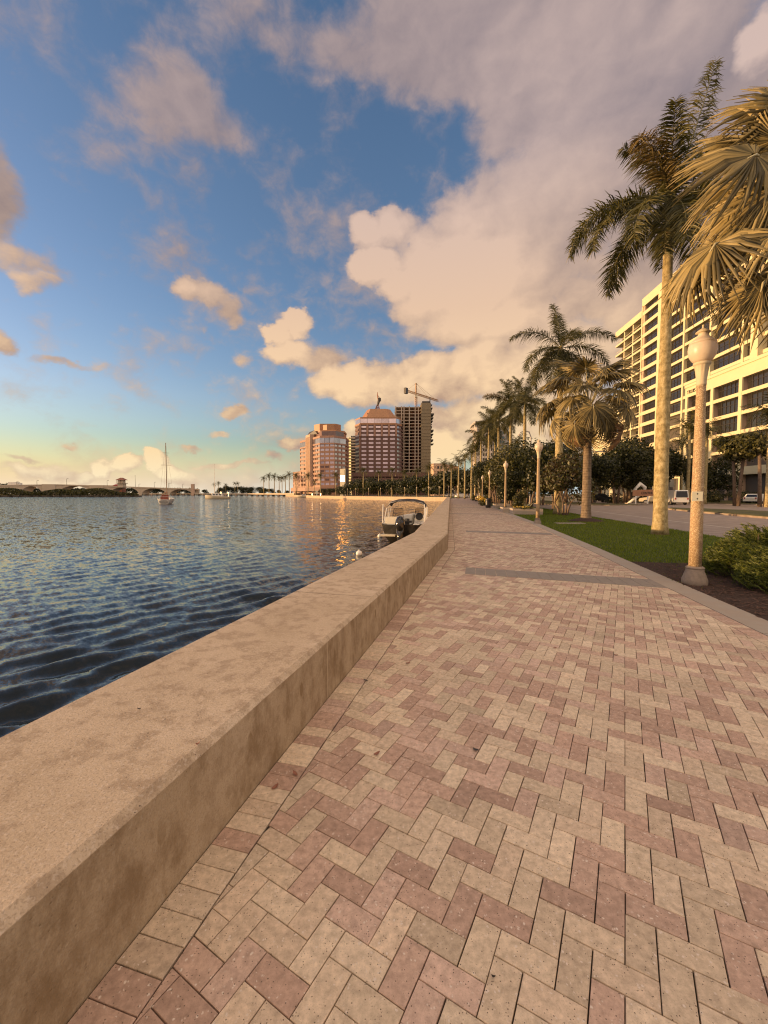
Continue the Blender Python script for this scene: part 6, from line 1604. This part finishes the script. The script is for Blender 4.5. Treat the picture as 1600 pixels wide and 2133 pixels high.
m = MB(); m.tube([(0, 1.9, .6), (0, 2.0, 1.1)], .14, 8); m.box(-.28, .28, 1.7, 2.2, .9, 1.0); m.build('pedestal_seat', M['black'], rb)
# bimini: bows and a folded-out dark canopy
m = MB()
for y_, z_ in ((1.5, 2.02), (2.3, 2.12), (3.1, 2.02)):
    m.tube([(-1.08, 2.2, .98), (-1.06, y_, z_ - .35), (-.9, y_, z_ - .05), (-.4, y_, z_ + .06), (.4, y_, z_ + .06), (.9, y_, z_ - .05), (1.06, y_, z_ - .35), (1.08, 2.2, .98)], .018, 6)
for s_ in (-1, 1): m.tube([(s_ * 1.08, .7, .98), (s_ * 1.06, 1.45, 1.7)], .02, 6); m.tube([(s_ * 1.08, .25, .98), (s_ * 1.07, .35, 1.95)], .026, 6)
m.build('bimini_frame', M['white'], rb)
m = MB(); ys_ = [1.45, 1.9, 2.3, 2.7, 3.15]; zz = [2.02, 2.1, 2.13, 2.1, 2.02]; xs_ = [-1.04, -.9, -.5, 0, .5, .9, 1.04]; zx = [-.26, -.06, .05, .08, .05, -.06, -.26]
vs = [(x_, y_, z_ + a) for y_, z_ in zip(ys_, zz) for x_, a in zip(xs_, zx)]; vs += [(v[0], v[1], v[2] - .03) for v in vs]; nn = 35
fs = [(i * 7 + k, i * 7 + k + 1, (i + 1) * 7 + k + 1, (i + 1) * 7 + k) for i in range(4) for k in range(6)]; fs += [tuple(q + nn for q in f)[::-1] for f in fs]; m.add(vs, fs); m.build('bimini_canopy', mat("brown_black_canvas", (.035, .026, .02), .85, .1, 3), rb, True)
# mooring buoys
for px, py, lbl in [(748, 1156, 'small white mooring float nearest the seawall'), (791, 1119, 'white float touching the stern of the motorboat'), (600, 1037, None)]:
    p = onz(px, py, WL)
    if lbl is None: continue
    b = thing('mooring_float', p, lbl, 'buoy', 'mooring floats by the seawall'); m = MB(); m.ball((0, 0, .06), .13, 12); m.build('float', M['white'], b, True); m = MB(); m.tube([(0, 0, -.1), (0, 0, .22)], .03, 6); m.build('stem', M['white'], b)
sp = thing('channel_marker', (XD(660, 248), 248, WL), 'pale square marker on a post in the water by the far seawall', 'marker'); m = MB(); m.box(-.3, .3, -.3, .3, -1, 2.2); m.build('post', M['white'], sp); m = MB(); m.box(-.7, .7, -.36, -.3, 2.2, 4.2); m.build('panel', M['sign'], sp)
# dry leaves and twigs dropped on the paving
r = random.Random(9)
for i, (px, py, lb_) in enumerate([(762, 1418, 'dark dry leaf beside the seawall joint line'), (615, 1613, 'brown leaf near the foot of the seawall'), (573, 1641, 'tiny leaf crumb by the foot of the seawall'), (991, 1563, 'dark twig bit in the middle of the paving'), (850, 1382, 'leaf crumb on the paving past the wall bend'), (1283, 1365, 'small dark leaf on the right half of the paving'), (1028, 2037, 'dark pebble on the nearest pavers'), (785, 1571, 'small dark leaf between wall and middle of the paving'), (1156, 1350, 'leaf crumb in the middle distance of the paving'), (290, 1478, 'dark pebble on the broad wall top'), (412, 1551, 'dark crumb on the inner edge of the wall top')]):
    on_wall = i >= 9; p = onz(px, py, .4925 if on_wall else .004); L = (.022 if p.y > 1.9 else .007) if not on_wall else .009; a = r.uniform(0, 6.28)
    m = MB(); vs = []
    for f, w, z_ in ((-1, .1, .004), (-.4, .45, .0), (.3, .5, .003), (1, .08, .010)): vs += [(f * L, -w * L, z_ + .004), (f * L, 0, z_), (f * L, w * L, z_ + .005)]
    m.add(vs, [(q * 3 + e, q * 3 + e + 1, q * 3 + e + 4, q * 3 + e + 3) for q in range(3) for e in (0, 1)])
    o = m.build('dry_leaf', M['tile'] if i % 3 else M['mull']); o.location = p; o.rotation_euler = (0, 0, a); tag(o, lb_, 'leaf', 'dry leaves and crumbs on the paving' if not on_wall else 'crumbs on the wall top')
